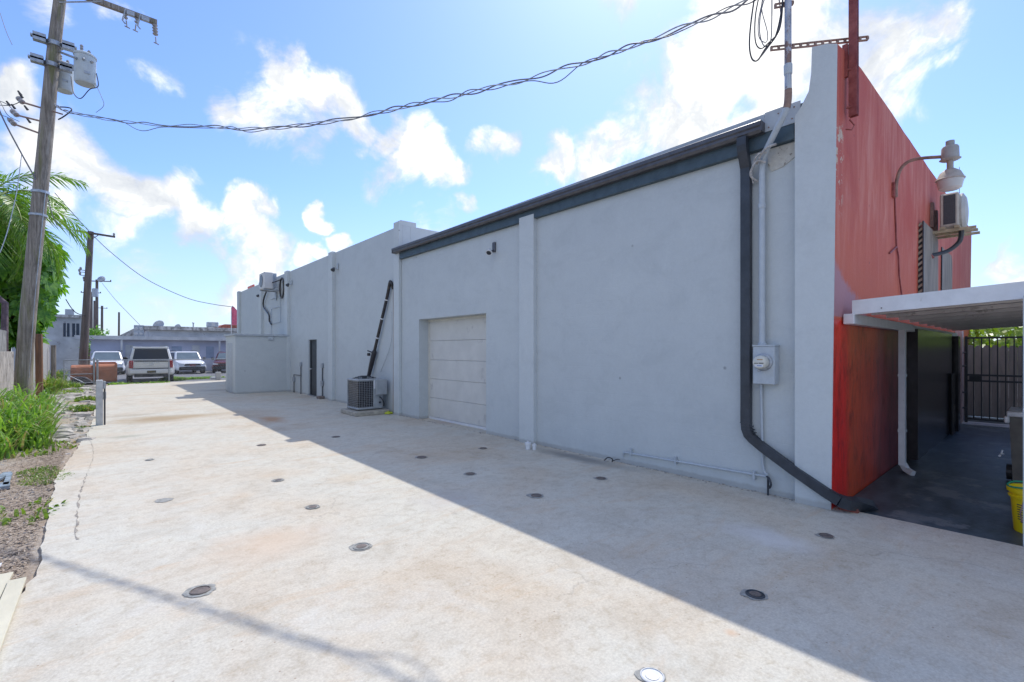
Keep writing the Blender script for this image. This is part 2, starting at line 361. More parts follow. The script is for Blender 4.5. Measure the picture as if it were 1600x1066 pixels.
# ------------------------------------------------------------------ building
def wallpaint(name,col,col2,blocks=True,bump=.45):
    m,nt,b=newmat(name); co=coords(nt)
    n1=noise(nt,co,.5,5,.6); c=ramp(nt,n1,[(.3,col2),(.7,col)])
    drip=noise(nt,coords(nt,(1.5,1.5,.6)),3,5,.65)
    c=mixc(nt,.22,c,ramp(nt,drip,[(.3,(.9,.9,.91)),(.65,(1.04,1.04,1.04))]),'MULTIPLY')
    c=mixc(nt,.6,c,ramp(nt,noise(nt,coords(nt,(1,.8,1.3)),1.9,8,.75,.6),[(.36,(.90,.905,.905)),(.5,(1,1,1)),(.66,(1.04,1.04,1.035))]),'MULTIPLY')
    c=mixc(nt,.5,c,ramp(nt,noise(nt,co,28,4,.8),[(.3,(.92,.92,.92)),(.7,(1.05,1.05,1.05))]),'MULTIPLY')
    # scuffs
    v=nt.nodes.new('ShaderNodeTexVoronoi'); v.inputs['Scale'].default_value=1.3; nt.links.new(co,v.inputs['Vector'])
    c=mixc(nt,mth(nt,'MULTIPLY',ramp(nt,v.outputs['Distance'],[(.014,(1,1,1)),(.035,(0,0,0))]),.6),c,(.16,.165,.17))
    # dirt near the ground, with a ragged edge
    g=nt.nodes.new('ShaderNodeSeparateXYZ'); nt.links.new(co,g.inputs[0])
    gz=mth(nt,'ADD',g.outputs[2],mth(nt,'MULTIPLY',noise(nt,co,7,5,.7),-.09))
    c=mixc(nt,ramp(nt,gz,[(-.0,(.35,.35,.35)),(.03,(0,0,0))]),c,(.22,.2,.17))
    nt.links.new(c,b.inputs['Base Color']); b.inputs['Roughness'].default_value=.6; b.inputs['Specular IOR Level'].default_value=.35
    h=noise(nt,co,55,5,.6); h2=noise(nt,co,4,5,.6)
    hh=mth(nt,'ADD',mth(nt,'MULTIPLY',h,.35),mth(nt,'MULTIPLY',h2,1.2))
    if blocks:
        bt=nt.nodes.new('ShaderNodeTexBrick'); bt.inputs['Scale'].default_value=1; bt.inputs['Mortar Size'].default_value=.006
        bt.inputs['Brick Width'].default_value=.4; bt.inputs['Row Height'].default_value=.2; bt.inputs['Mortar Smooth'].default_value=.6
        cb=nt.nodes.new('ShaderNodeCombineXYZ'); nt.links.new(g.outputs[1],cb.inputs[0]); nt.links.new(g.outputs[2],cb.inputs[1]); nt.links.new(cb.outputs[0],bt.inputs['Vector'])
        hh=mth(nt,'ADD',hh,mth(nt,'MULTIPLY',bt.outputs['Fac'],-.16))
    bn=nt.nodes.new('ShaderNodeBump'); bn.inputs['Strength'].default_value=bump; bn.inputs['Distance'].default_value=.012
    nt.links.new(hh,bn.inputs['Height']); nt.links.new(bn.outputs[0],b.inputs['Normal']); return m
m_wall=wallpaint('grey_stucco',(.55,.58,.575),(.515,.545,.545))
m_pil=wallpaint('grey_stucco_smooth',(.585,.615,.61),(.56,.59,.585),False)
def redmat():
    m,nt,b=newmat('faded_red_paint'); co=coords(nt)
    g=nt.nodes.new('ShaderNodeSeparateXYZ'); nt.links.new(co,g.inputs[0])
    st=noise(nt,coords(nt,(1.3,1.3,.22)),3,8,.72,.6)
    fade=ramp(nt,st,[(.3,(.42,.06,.038)),(.5,(.52,.125,.08)),(.7,(.61,.23,.17))])
    big=noise(nt,co,.7,5,.6,.5)
    fade=mixc(nt,ramp(nt,big,[(.45,(0,0,0)),(.65,(.75,.75,.75))]),fade,(.48,.07,.04))
    zz=mth(nt,'ADD',g.outputs[2],mth(nt,'MULTIPLY',noise(nt,coords(nt,(1.2,1,.8)),1.6,5,.6),1.2))
    zz=mth(nt,'DIVIDE',zz,6.)
    fade=mixc(nt,ramp(nt,zz,[(.48,(1,1,1)),(.66,(0,0,0))]),fade,(.60,.13,.06))
    # purplish patch with a ragged sloping edge just above the canopy
    pz=mth(nt,'ADD',mth(nt,'MULTIPLY',g.outputs[0],.38),g.outputs[2])
    pz=mth(nt,'ADD',pz,mth(nt,'MULTIPLY',noise(nt,co,2.5,6,.7),.5))
    patch=mth(nt,'MULTIPLY',ramp(nt,mth(nt,'DIVIDE',pz,8.),[(.618,(1,1,1)),(.628,(0,0,0))]),ramp(nt,mth(nt,'DIVIDE',g.outputs[2],4.),[(.50,(0,0,0)),(.503,(1,1,1))]))
    fade=mixc(nt,patch,fade,(.46,.22,.23))
    # glossier red below the canopy, its dark reflections further in painted as colour
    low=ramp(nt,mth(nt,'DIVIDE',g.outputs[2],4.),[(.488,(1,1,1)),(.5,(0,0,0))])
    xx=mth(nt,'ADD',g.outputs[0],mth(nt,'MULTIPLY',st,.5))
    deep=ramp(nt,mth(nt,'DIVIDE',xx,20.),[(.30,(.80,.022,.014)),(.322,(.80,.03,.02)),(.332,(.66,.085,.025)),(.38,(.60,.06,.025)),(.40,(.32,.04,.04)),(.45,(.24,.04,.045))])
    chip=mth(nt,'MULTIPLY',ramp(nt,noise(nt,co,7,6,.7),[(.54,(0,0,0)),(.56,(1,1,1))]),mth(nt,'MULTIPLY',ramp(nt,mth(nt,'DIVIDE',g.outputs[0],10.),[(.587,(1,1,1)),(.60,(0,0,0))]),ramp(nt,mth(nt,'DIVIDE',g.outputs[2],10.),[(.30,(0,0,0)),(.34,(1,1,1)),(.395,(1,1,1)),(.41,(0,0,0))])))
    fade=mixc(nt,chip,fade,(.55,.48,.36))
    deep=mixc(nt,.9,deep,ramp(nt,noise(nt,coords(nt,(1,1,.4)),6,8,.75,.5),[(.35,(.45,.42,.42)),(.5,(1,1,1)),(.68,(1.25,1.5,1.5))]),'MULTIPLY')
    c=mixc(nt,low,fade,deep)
    v=nt.nodes.new('ShaderNodeTexVoronoi'); v.inputs['Scale'].default_value=3; nt.links.new(co,v.inputs['Vector'])
    c=mixc(nt,mth(nt,'MULTIPLY',ramp(nt,v.outputs['Distance'],[(.03,(1,1,1)),(.06,(0,0,0))]),.7),c,(.25,.06,.05))
    nt.links.new(c,b.inputs['Base Color'])
    nt.links.new(ramp(nt,low,[(0,(.75,.75,.75)),(1,(.33,.33,.33))]),b.inputs['Roughness'])
    bn=nt.nodes.new('ShaderNodeBump'); bn.inputs['Strength'].default_value=.4; bn.inputs['Distance'].default_value=.012
    nt.links.new(mth(nt,'ADD',noise(nt,co,30,6,.65),mth(nt,'MULTIPLY',noise(nt,co,3,4,.5),1.5)),bn.inputs['Height']); nt.links.new(bn.outputs[0],b.inputs['Normal'])
    return m
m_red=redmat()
m_black=M('black_gloss_paint',(.03,.027,.03),.25,.3,4,.3,12,dirt=(.07,.06,.05),dscale=3,dcut=.6)
m_navy=M('slate_fascia_paint',(.055,.085,.105),.5,.18,6,.2,50)
m_gut=M('bronze_gutter',(.10,.098,.105),.38,.15,8,0,metal=.3)
m_down=M('dark_downspout',(.036,.042,.052),.42,.25,6,.15,60,dirt=(.25,.25,.25),dscale=55,dcut=.72)
m_white=M('white_metal',(.68,.69,.70),.5,.06,8,dirt=(.45,.42,.38),dscale=9,dcut=.66)
m_flash=M('flashing_board',(.42,.455,.48),.6,.1,8)
m_garage=M('garage_panel',(.62,.60,.55),.6,.05,3,.15,60,dirt=(.50,.48,.45),dscale=1.6,dcut=.62)
m_cream=M('cream_trim',(.62,.60,.53),.6,.06,6)
m_door=M('black_door',(.045,.05,.055),.45,.2,8)
m_galv=M('galvanised_steel',(.40,.42,.44),.45,.2,18,.1,60,metal=.6)
m_rust=M('rusty_steel',(.20,.13,.11),.7,.4,14,.3,60,col2=(.34,.22,.17))
m_oxide=M('red_oxide_steel',(.20,.035,.03),.55,.3,10,.2,60,col2=(.33,.09,.075))
m_conduit=M('painted_conduit',(.45,.49,.52),.45,.06,14,.05,60,dirt=(.3,.3,.3),dscale=30,dcut=.74)
m_roof=M('roof_membrane',(.55,.56,.57),.8,.12,2)
WX=5.8; Y0=1.48; Y1=10.92; Y2=29.62; ZL=4.10; ZP=4.86
bld=thing('commercial_building','long single storey grey commercial building with a red side wall and dark roof gutter','building',(WX,Y0,0))
def wallgrid(mb,x,ys,zs,hole):
    for a,b_ in zip(ys[:-1],ys[1:]):
        for c,d in zip(zs[:-1],zs[1:]):
            if hole(.5*(a+b_),.5*(c+d)): continue
            mb.quad((x,a,c),(x,a,d),(x,b_,d),(x,b_,c))
GY0,GY1,GZ=7.43,10.06,2.4
DY0,DY1,DZ=17.2,18.05,2.05
mb=MB()
wallgrid(mb,WX,[Y0+.22,GY0,GY1,Y1],[-.05,GZ,ZL],lambda y,z:GY0<y<GY1 and z<GZ)
wallgrid(mb,WX+.008,[Y1,DY0,DY1,Y2],[-.05,DZ,ZP],lambda y,z:DY0<y<DY1 and z<DZ)
GD=.30
for (y0,y1,zt,dp) in ((GY0,GY1,GZ,GD),(DY0,DY1,DZ,.10)):
    mb.quad((WX,y0,-.05),(WX+dp,y0,-.05),(WX+dp,y0,zt),(WX,y0,zt)); mb.quad((WX,y1,-.05),(WX,y1,zt),(WX+dp,y1,zt),(WX+dp,y1,-.05))
    mb.quad((WX,y0,zt),(WX+dp,y0,zt),(WX+dp,y1,zt),(WX,y1,zt))
# inner blocking skin, far return and back walls
mb.box((WX+.36,Y0+.27,-.05),(WX+.42,Y2-.02,ZL-.02)); mb.box((WX+.43,Y2-.25,-.05),(17.7,Y2,ZP-.003)); mb.box((17.5,Y0+.3,-.05),(17.7,Y2-.26,ZL))
mb.box((WX+.01,Y1,ZL),(WX+.24,Y2,ZP+.0)); mb.box((WX+.25,Y1,ZL),(17.4,Y1+.2,ZP))
mb.build('wall',m_wall,bld)
def lean(mb): mb.v=[(x,y+.03-.055*z/4.9 if y<Y0+.3 else y,z) for x,y,z in mb.v]
# red flank: upper faded wall, flared upstand at the corner
mb=MB(); RT=.23
poly=[(WX-.085,-.05),(17.8,-.05),(17.8,4.84)]+[(17.8-k*.4,4.9+random.uniform(-.012,.012)) for k in range(1,29)]+[(6.15,4.86),(WX-.085,4.80)]
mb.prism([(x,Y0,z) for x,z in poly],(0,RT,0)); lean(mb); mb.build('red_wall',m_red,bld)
# grey corner strip with concave cant on the roof side
mb=MB()
pr=[(Y0+.002,-.05),(Y0+.002,4.80),(Y0+.1,4.845),(Y0+.23,4.875),(Y0+.235,4.60),(Y0+.255,4.42),(Y0+.31,4.28),(Y0+.37,4.20),(Y0+.37,-.05)]
mb.prism([(WX-.10,y,z) for y,z in pr],(.0145,0,0)); mb.prism([(WX-.0855,max(y,Y0+.231),z) for y,z in pr[4:]]+[(WX-.0855,Y0+.231,-.05)],(.3,0,0)); lean(mb); mb.build('corner_pilaster',m_pil,bld)
# black section, piers further down the alley
mb=MB(); mb.box((9.35,1.35,-.02),(13.0,Y0-.001,1.98)); mb.build('black_wall_panel',m_black,bld)
mb=MB(); mb.box((13.3,1.28,-.02),(13.6,Y0-.001,1.95)); mb.build('alley_pier',m_black,bld)
mb=MB(); mb.box((14.75,1.36,-.02),(15.0,Y0-.001,2.1)); mb.build('gate_pier',M('pink_pier',(.6,.45,.43),.6,.1,5),bld)
# pilasters
def pil(y0,y1,zt,pr=.085,st=False):
    m=MB(); m.box((WX-pr,y0,-.05),(WX+.02,y1,zt))
    return m.build('pilaster',m_pil,bld,bevel=.01)
pil(5.98,6.36,4.05); 
pil(10.93,11.22,4.95,.08)
pil(15.45,15.8,4.89,.1); pil(20.35,20.75,4.89,.1); pil(24.5,24.9,4.89,.1); pil(29.25,29.64,4.9,.1)
mb=MB(); mb.box((WX-.03,10.925,ZL+.1),(WX+.42,11.2,4.98)); mb.build('parapet_end',m_pil,bld,bevel=.01)
# fascia, gutter, flashing
FX=WX-.075
mb=MB(); mb.box((FX,Y0+.385,3.97),(WX+.02,10.9,4.25)); mb.box((FX-.004,Y0+.22,4.02),(FX+.05,Y0+.38,4.33)); mb.build('fascia',m_navy,bld,bevel=.004)
mb=MB()
gpf=[(0,0),(-.075,.0),(-.10,.03),(-.10,.06),(-.118,.075),(-.118,.12),(-.11,.128),(-.10,.12),(-.10,.09),(-.085,.07),(-.06,.015),(-.01,.015),(-.01,.12),(0,.12)]
mb.prism([(FX-.004+x,2.17,4.125+z) for x,z in gpf],(0,8.93,0)); mb.box((FX-.115,2.16,4.13),(FX-.006,2.172,4.245)); mb.box((FX-.115,11.09,4.13),(FX-.006,11.1,4.245)); mb.build('gutter',m_gut,bld)
mb=MB(); mb.box((FX-.012,1.80,4.14),(FX-.002,2.165,4.36)); mb.prism([(FX-.01,2.17,4.25),(FX-.01,10.88,4.25),(FX-.01,10.88,4.29),(FX-.01,2.17,4.35)],(.02,0,0)); mb.build('flashing',m_flash,bld)
for (y,z) in ((1.95,4.2),(2.1,4.2),(1.88,4.3),(2.08,4.31)):
    pass
mb=MB()
for (y,z) in ((1.88,4.19),(2.12,4.18),(2.02,4.3),(1.86,4.31)): mb.lathe((FX-.012,y,z),[(.008,0),(.008,.006),(.004,.008)],8,(-1,0,0))
mb.each('bolt',m_rust,bld)
mb=MB(); mb.prism([(FX+.01,1.7,4.2),(WX+.5,1.7,4.36),(17.5,1.7,4.75),(17.5,1.7,4.6),(WX+.43,1.7,4.2)],(0,9.2,0)); mb.box((WX+.43,11.13,4.3),(17.45,Y2-.27,4.4)); mb.build('roof',m_roof,bld)
mb=MB(); mb.prism([(WX-.05,Y0+.33,4.3),(WX-.05,Y0+.21,4.47),(WX-.05,Y0+.21,4.3)],(.35,0,0)); mb.build('tar_patch',M('tar',(.05,.05,.05),.8,.3,9),bld)
# torn stucco patch under the eave beside the conduit
mb=MB(); mb.prism([(WX-.012,y,z) for y,z in ((1.87,3.96),(1.87,3.80),(2.0,3.72),(2.12,3.70),(2.16,3.8),(2.16,3.96))],(.02,0,0)); mb.build('bare_patch',M('bare_stucco',(.52,.50,.45),.9,.12,12,.6,30,dirt=(.2,.17,.14),dscale=18,dcut=.6),bld)
# garage door
gd=MB()
nP=5; ph=(GZ-.06-.05)/nP
for i in range(nP):
    z0=.055+i*ph; gd.box((WX+GD-.03,GY0+.0,z0),(WX+GD+.01,GY1-.02,z0+ph-.005),bev=.004)
gdo=gd.build('garage_door',m_garage,bld)
mb=MB(); mb.box((WX+GD-.045,GY1-.055,0),(WX+GD+.02,GY1-.002,GZ-.003)); mb.box((WX+GD-.045,GY0+.001,GZ-.06),(WX+GD+.02,GY1-.056,GZ-.003)); mb.build('door_frame',m_cream,gdo)
mb=MB(); mb.box((WX+GD-.05,GY0+.002,.0),(WX+GD+.012,GY1-.058,.05)); mb.build('bottom_rail',m_white,gdo)
dm=MB(); dm.box((WX+.09,DY0+.04,.03),(WX+.13,DY1-.04,DZ-.04)); dm.box((WX+.075,DY0+.12,.2),(WX+.092,DY1-.12,1.0),bev=.01); dm.box((WX+.075,DY0+.12,1.1),(WX+.092,DY1-.12,1.9),bev=.01); do=dm.build('door',m_door,bld)
mb=MB(); mb.box((WX+.05,DY0+.001,.0),(WX+.14,DY0+.038,DZ-.002)); mb.box((WX+.05,DY1-.038,0),(WX+.14,DY1-.001,DZ-.002)); mb.box((WX+.05,DY0+.04,DZ-.038),(WX+.14,DY1-.04,DZ-.002)); mb.build('door_frame',m_door,do)
mb=MB(); mb.lathe((WX+.09,DY1-.12,.98),[(.025,0),(.012,.02),(.012,.045),(.03,.06),(.03,.08),(.01,.09)],12,(-1,0,0)); mb.build('handle',m_white,do,smooth=True)
mb=MB(); mb.box((WX-.02,DY0-.05,0),(WX+.048,DY1+.05,.03)); mb.build('threshold',m_galv,do)
# downspout: rectangular, gutter outlet -> wall -> kink -> diagonal to the corner
def rect_tube(mb,pts,w,h,ups=None):
    """rectangular section swept along pts; w along Y-ish, h along X"""
    P=[Vector(p) for p in pts]; o=len(mb.v)
    for i,p in enumerate(P):
        t=(P[min(i+1,len(P)-1)]-P[max(i-1,0)]).normalized(); nx=Vector((1,0,0)); sd=t.cross(nx)
        if sd.length<.2: sd=Vector((0,1,0))
        sd.normalize(); u=sd.cross(t).normalized()
        for a,b_ in ((-1,-1),(1,-1),(1,1),(-1,1)): mb.v.append(tuple(p+sd*a*w/2+u*b_*h/2))
    for i in range(len(P)-1):
        for k in range(4):
            mb.f.append([o+i*4+k,o+i*4+(k+1)%4,o+i*4+4+(k+1)%4,o+i*4+4+k]); mb.mi.append(mb.cur)
    mb.f.append([o,o+1,o+2,o+3]); mb.mi.append(0); q=o+4*(len(P)-1); mb.f.append([q+3,q+2,q+1,q]); mb.mi.append(0)
mb=MB()
yd=2.38
rect_tube(mb,[(5.64,yd,4.13),(5.64,yd,4.04),(5.655,yd,3.98),(5.70,yd,3.88),(5.735,yd,3.80),(5.742,yd,3.70),(5.742,yd,.80)],.105,.075)
low=[(5.742,yd,.80),(5.741,yd-.005,.73),(5.74,yd-.03,.665),(5.74,yd-.075,.62),(5.735,2.2,.545),(5.69,1.85,.345),(5.675,1.55,.18),(5.675,1.43,.12)]
rect_tube(mb,low,.10,.075)
ds=mb.build('downspout',m_down,bld)
mb=MB()
for k in range(6):
    t=k/5; p=lerp((5.741,yd,.80),(5.741,yd-.075,.62),t); mb.box((5.70,p.y-.056,p.z-.004),(5.783,p.y+.056,p.z+.004))
mb.each('elbow_rib',m_down,ds)
mb=MB(); rect_tube(mb,[(5.675,1.44,.125),(5.72,1.37,.10),(5.82,1.32,.085),(5.98,1.27,.045),(6.06,1.25,.015)],.11,.09)
mb.build('outlet_shoe',m_down,ds)
for z in (3.3,1.0):
    m2=MB(); m2.box((5.697,yd-.06,z),(WX,yd+.06,z+.02)); 
mb=MB(); mb.box((5.78,1.30,-.01),(6.0,Y0-.01,.07),bev=.01); mb.box((5.76,1.36,.07),(5.9,Y0-.01,.12),bev=.01); tag(mb.build('brick',M('red_brick',(.28,.09,.07),.85,.3,12,.5,30),loc=(5.88,1.4,0)),'broken red brick under the end of the dark downspout at the corner','brick')
mb=MB()
for k in range(26):
    a=random.random()*6.28; rr=random.uniform(0,.09); mb.box((6.02+rr*math.cos(a),1.33+rr*math.sin(a),-.012),(6.05+rr*math.cos(a),1.36+rr*math.sin(a),random.uniform(.0,.07)),rot=random.random()*3)
tag(mb.build('leaf_litter',M('black_leaves',(.03,.03,.035),.7,.3,30),loc=(6.02,1.33,0)),'clump of black wet leaves at the mouth of the downspout','debris',kind='stuff')
# ------------------------------------------------------------------ annex closet
AX,AY,AZ=3.865,20.4,2.27
an=thing('storage_closet','low flat roofed grey masonry closet built against the far part of the long wall','closet',(AX,AY,0))
mb=MB(); mb.box((AX,AY,-.03),(WX-.003,22.15,AZ-.05)); mb.build('wall',m_wall,an,bevel=.01)
mb=MB(); mb.box((AX-.06,AY-.06,AZ-.05),(WX-.005,22.2,AZ+.03)); mb.build('roof',m_flash,an,bevel=.006)
mb=MB(); mb.box((5.0,AY-.05,AZ-.2),(5.2,AY-.002,AZ-.06),bev=.01); mb.build('light_box',m_conduit,an)
mb=MB(); mb.box((AX-.008,AY+.5,.03),(AX-.001,AY+1.4,1.95)); mb.build('door',m_flash,an)
# ------------------------------------------------------------------ meter + service mast
me_=thing('electric_meter','grey painted electric meter box with round glass meter beside the dark downspout','meter',(5.68,2.17,1.28))
MY=2.155
mb=MB(); mb.box((5.655,MY-.115,1.27),(5.80,MY+.115,1.70),bev=.006); mb.box((5.648,MY-.12,1.70),(5.80,MY+.12,1.715)); mb.build('box',m_conduit,me_)
mb=MB(); mb.lathe((5.655,MY,1.52),[(.098,0),(.098,.02),(.088,.028),(.082,.03),(.082,.045)],28,(-1,0,0)); rg=mb.build('ring',m_galv,me_,smooth=True)
mb=MB(); mb.lathe((5.61,MY,1.52),[(.075,0),(.075,.05),(.07,.075),(.06,.083)],28,(-1,0,0)); dl=mb.build('dial',M('meter_face',(.62,.60,.52),.2,.05,10),me_,smooth=True)
mb=MB(); X_=5.526
mb.box((X_,MY-.04,1.545),(X_+.003,MY+.02,1.555)); mb.build('brass_mark',M('brass_print',(.35,.2,.08),.5),dl)
mb=MB(); mb.box((X_,MY-.05,1.505),(X_+.003,MY+.0,1.515)); mb.box((X_,MY+.005,1.505),(X_+.003,MY+.05,1.512)); mb.each('black_mark',m_door,dl)
mb=MB(); mb.box((X_-.001,MY-.045,1.470),(X_+.003,MY+.045,1.497)); mb.build('paper_label',m_white,dl)
mb=MB(); mb.box((X_-.002,MY-.03,1.478),(X_+.001,MY+.02,1.486)); mb.build('blue_mark',M('blue_print',(.08,.15,.4),.5),dl)
mb=MB(); mb.lathe((5.60,MY+.02,1.425),[(.014,0),(.014,.03),(.006,.035)],10,(-1,0,0)); mb.build('seal',m_galv,me_)
sm=thing('service_mast','tall galvanised service mast conduit bending round the eave above the meter box','service mast',(5.72,2.2,1.72))
cp=smooth_path([(5.735,2.2,1.715),(5.735,2.2,3.4),(5.735,2.2,3.72),(5.70,2.17,3.86),(5.60,2.01,4.06),(5.55,1.90,4.2),(5.545,1.865,4.34),(5.545,1.865,4.6)],8)
mb=MB(); mb.tube(cp,.034,12); mb.build('conduit',m_conduit,sm,smooth=True)
mb=MB(); mb.tube([(5.545,1.865,4.45),(5.545,1.865,6.6)],.0345,12); mb.build('pipe',M('galv_weathered',(.42,.43,.46),.5,.3,8,.1,40,metal=.5,dirt=(.25,.16,.13),dscale=7,dcut=.55,stretch=(1,1,.6)),sm,smooth=True)
mb=MB(); mb.tube(cp[-14:-5],.037,12); mb.build('rusty_sleeve',m_rust,sm,smooth=True)
mb=MB(); mb.lathe((5.735,2.2,3.28),[(.038,0),(.042,.01),(.042,.05),(.038,.06)],14); mb.lathe((5.545,1.865,4.60),[(.038,0),(.042,.01),(.042,.10),(.038,.11)],14); mb.lathe((5.735,2.2,1.715),[(.045,0),(.045,.02),(.036,.03)],14); mb.each('coupling',m_conduit,sm,smooth=True)
mb=MB(); mb.tube(smooth_path([(5.68,2.14,3.78),(5.62,2.22,3.80),(5.66,2.30,3.68),(5.76,2.26,3.62)],5),.012,6); mb.tube(smooth_path([(5.65,2.12,3.88),(5.6,2.2,3.86),(5.7,2.3,3.74),(5.74,2.3,3.6)],5),.010,6); mb.tube(smooth_path([(5.60,2.0,3.92),(5.6,2.12,3.9),(5.68,2.24,3.79)],5),.014,6); mb.build('strap',M('old_strap',(.42,.40,.38),.8,.3,30),sm,smooth=True)
# thin conduit under meter and along wall base
wc=thing('ground_conduit','thin grey conduit dropping from the meter box to a short ground stub','conduit',(5.76,2.2,0))
mb=MB(); mb.tube(smooth_path([(5.77,2.225,1.27),(5.77,2.215,.7),(5.765,2.2,.32),(5.76,2.15,.22)],6),.015,8); mb.build('pipe',m_conduit,wc,smooth=True)
mb=MB(); mb.tube(smooth_path([(5.76,2.16,.21),(5.73,2.12,.19),(5.72,2.10,.14),(5.74,2.12,.09),(5.76,2.14,.10)],5),.012,8); mb.tube([(5.745,2.14,.2),(5.745,2.14,0)],.012,8); mb.build('clamp',m_down,wc)
rp=thing('wall_rail_pipe','thin grey pipe running level just above the slab at the foot of the wall','pipe',(5.75,3.2,0))
mb=MB(); mb.tube([(5.765,2.15,.205),(5.765,4.12,.165)],.014,8); mb.tube([(5.765,4.12,.17),(5.785,4.15,.10)],.012,8); mb.build('pipe',m_conduit,rp,smooth=True)
mb=MB()
for y in (2.3,3.3,4.0): mb.box((5.745,y-.012,.14),(5.80,y+.012,.24))
mb.each('bracket',m_conduit,rp)
mb=MB(); mb.tube(smooth_path([(5.72,4.3,0),(5.70,4.28,.05),(5.66,4.33,.07),(5.64,4.38,.02)],4),.008,6); mb.tube(smooth_path([(5.72,4.3,.01),(5.74,4.22,.05),(5.70,4.15,.06)],4),.006,6)
tag(mb.build('cable_stub',m_black,loc=(5.72,4.3,0)),'short curled black cable stub at the wall foot left of the level pipe','cable')
# clean-outs
for i,(p,h,r_,lab) in enumerate(((gp(825,702),.14,.042,'larger white plastic clean-out cap beside the middle pilaster'),(gp(835,703),.11,.03,'smaller white plastic clean-out cap, nearer the camera of the pair'))):
    mb=MB(); mb.lathe((p.x,p.y,0),[(r_,0),(r_,h*.55),(r_*1.25,h*.56),(r_*1.25,h*.8),(r_*.9,h*.82),(r_*.5,h*.84),(r_*.5,h),(r_*.3,h)],16)
    tag(mb.build('cleanout_pipe',m_white,loc=(p.x,p.y,0),smooth=True),lab,'pipe','clean-out pipes at the pilaster foot')
# ------------------------------------------------------------------ wall mounted small things
def flood(y,z,x,lab,s=1.,dark=False):
    t=thing('wall_floodlight',lab,'floodlight',(x,y,z),'lights and sensors high on the long wall')
    mb=MB(); mb.box((x-.03*s,y-.04*s,z-.01),(x,y+.04*s,z+.16*s),bev=.01); mb.tube([(x-.02,y,z+.03),(x-.08*s,y,z-.0)],.012*s,6); mb.build('mount',m_gut if not dark else m_conduit,t)
    mb=MB(); mb.lathe((x-.10*s,y-.0,z+.03*s),[(.02*s,0),(.035*s,.03*s),(.055*s,.09*s),(.057*s,.10*s)],16,(-.55,-.35,-.75)); hd=mb.build('lamp_head',m_white if not dark else m_down,t,smooth=True)
    ax=Vector((-.55,-.35,-.75)).normalized(); c=Vector((x-.10*s,y,z+.03*s))+ax*.101*s
    mb=MB(); mb.lathe(c,[(.042*s,0),(.03*s,.006)],14,ax); mb.build('lens',m_down,hd)
p=xp(773,392,WX); flood(p.y,p.z-.02,WX,'small white spotlight on a dark bracket above and right of the garage door',1.15)
p=xp(528,421,WX); flood(p.y,p.z,WX,'small dark security light beside the pilaster nearest the slanting black pipe',1.2,True)
p=xp(456,445,WX); flood(p.y,p.z,WX,'small dark security light beside the pilaster right of the rooftop condenser',1.2,True)
p=xp(408,462,WX); flood(p.y,p.z,WX,'small dark security light under the left side of the far wall air conditioner',1.1,True)
# slanted black pipe (insulated line set)
lp=thing('line_set_pipe','black insulated pipe slanting down the wall to the ground condenser','pipe',(5.75,12.6,0))
a=xp(609,446,5.74); b_=xp(576,588,5.70)
mb=MB(); top=[a+Vector((.05,-.10,-.1)),a+Vector((.0,-.11,.03)),a+Vector((-.01,-.06,.09)),a+Vector((0,.0,.05))]+[lerp(a,b_,t) for t in (.1,.3,.5,.72)]
mb.tube(smooth_path(top,5),.042,9); mb.build('sleeve',m_black,lp,smooth=True)
mb=MB(); mb.tube([lerp(a,b_,t) for t in (.70,.72,.86,1.0)],[.045,.07,.065,.05],9); mb.tube([lerp(a,b_,.73)+Vector((-.02,.0,0)),lerp(a,b_,.73)+Vector((-.04,.32,.06))],.018,6); mb.lathe(lerp(a,b_,.74)+Vector((-.03,.26,-.02)),[(.04,-.04),(.05,0),(.04,.04)],10); mb.build('tape_wrap',M('black_tape',(.03,.026,.03),.5,.4,30,.8,40),lp,smooth=True)
mb=MB()
for t in (.15,.35,.56): 
    q=lerp(a,b_,t); mb.tube([q-(b_-a).normalized()*.015,q+(b_-a).normalized()*.015],.047,9)
mb.each('band',m_white,lp)
mb=MB(); mb.tube(smooth_path([a+Vector((.04,-.11,-.1)),a+Vector((.045,-.12,-1.2)),a+Vector((.045,-.10,-3.3))],6),.010,6); mb.build('drain_line',M('copper_line',(.35,.27,.23),.6),lp)
mb=MB(); mb.tube(smooth_path([a+Vector((.03,-.05,-.7)),a+Vector((.03,-.02,-1.5)),a+Vector((.03,.6,-2.3))],8),.006,5); mb.build('wire',m_galv,lp)
# ground condenser
CX0,CX1,CY0,CY1=4.93,5.62,11.62,12.32
cn=thing('condenser_unit','large grey air conditioning condenser with dark coil grille standing on a concrete pad','air conditioner',(5.3,12,0))
mb=MB(); mb.box((4.80,11.42,0),(5.72,12.42,.11),bev=.015); mb.build('pad',M('pad_concrete',(.40,.37,.31),.9,.2,9,.4,40),cn)
mb=MB(); mb.box((CX0,CY0,.13),(CX1,CY1,.19),bev=.02); mb.box((CX0,CY0,.86),(CX1,CY1,.92),bev=.02)
mb.box((5.36,CY0-.004,.17),(CX1-.003,CY0+.1,.88)); mb.box((CX0+.01,CY1-.05,.17),(CX0+.06,CY1-.01,.88)); mb.box((5.4,CY0-.09,.5),(5.7,CY0-.006,.90),bev=.01); mb.build('casing',M('unit_grey',(.36,.38,.39),.5,.1,8),cn)
mb=MB(); mb.box((CX0+.03,CY0+.03,.185),(CX1-.05,CY1-.05,.865)); mb.build('coil',m_black,cn)
mb=MB()
for k in range(15):
    z=.21+k*.046; mb.tube([(CX0+.012,CY1-.03,z),(CX0+.012,CY0+.03,z),(CX0+.03,CY0+.012,z),(5.36,CY0+.012,z)],.003,4)
for k in range(9): y=CY0+.05+k*.075; mb.tube([(CX0+.01,y,.18),(CX0+.01,y,.87)],.004,4)
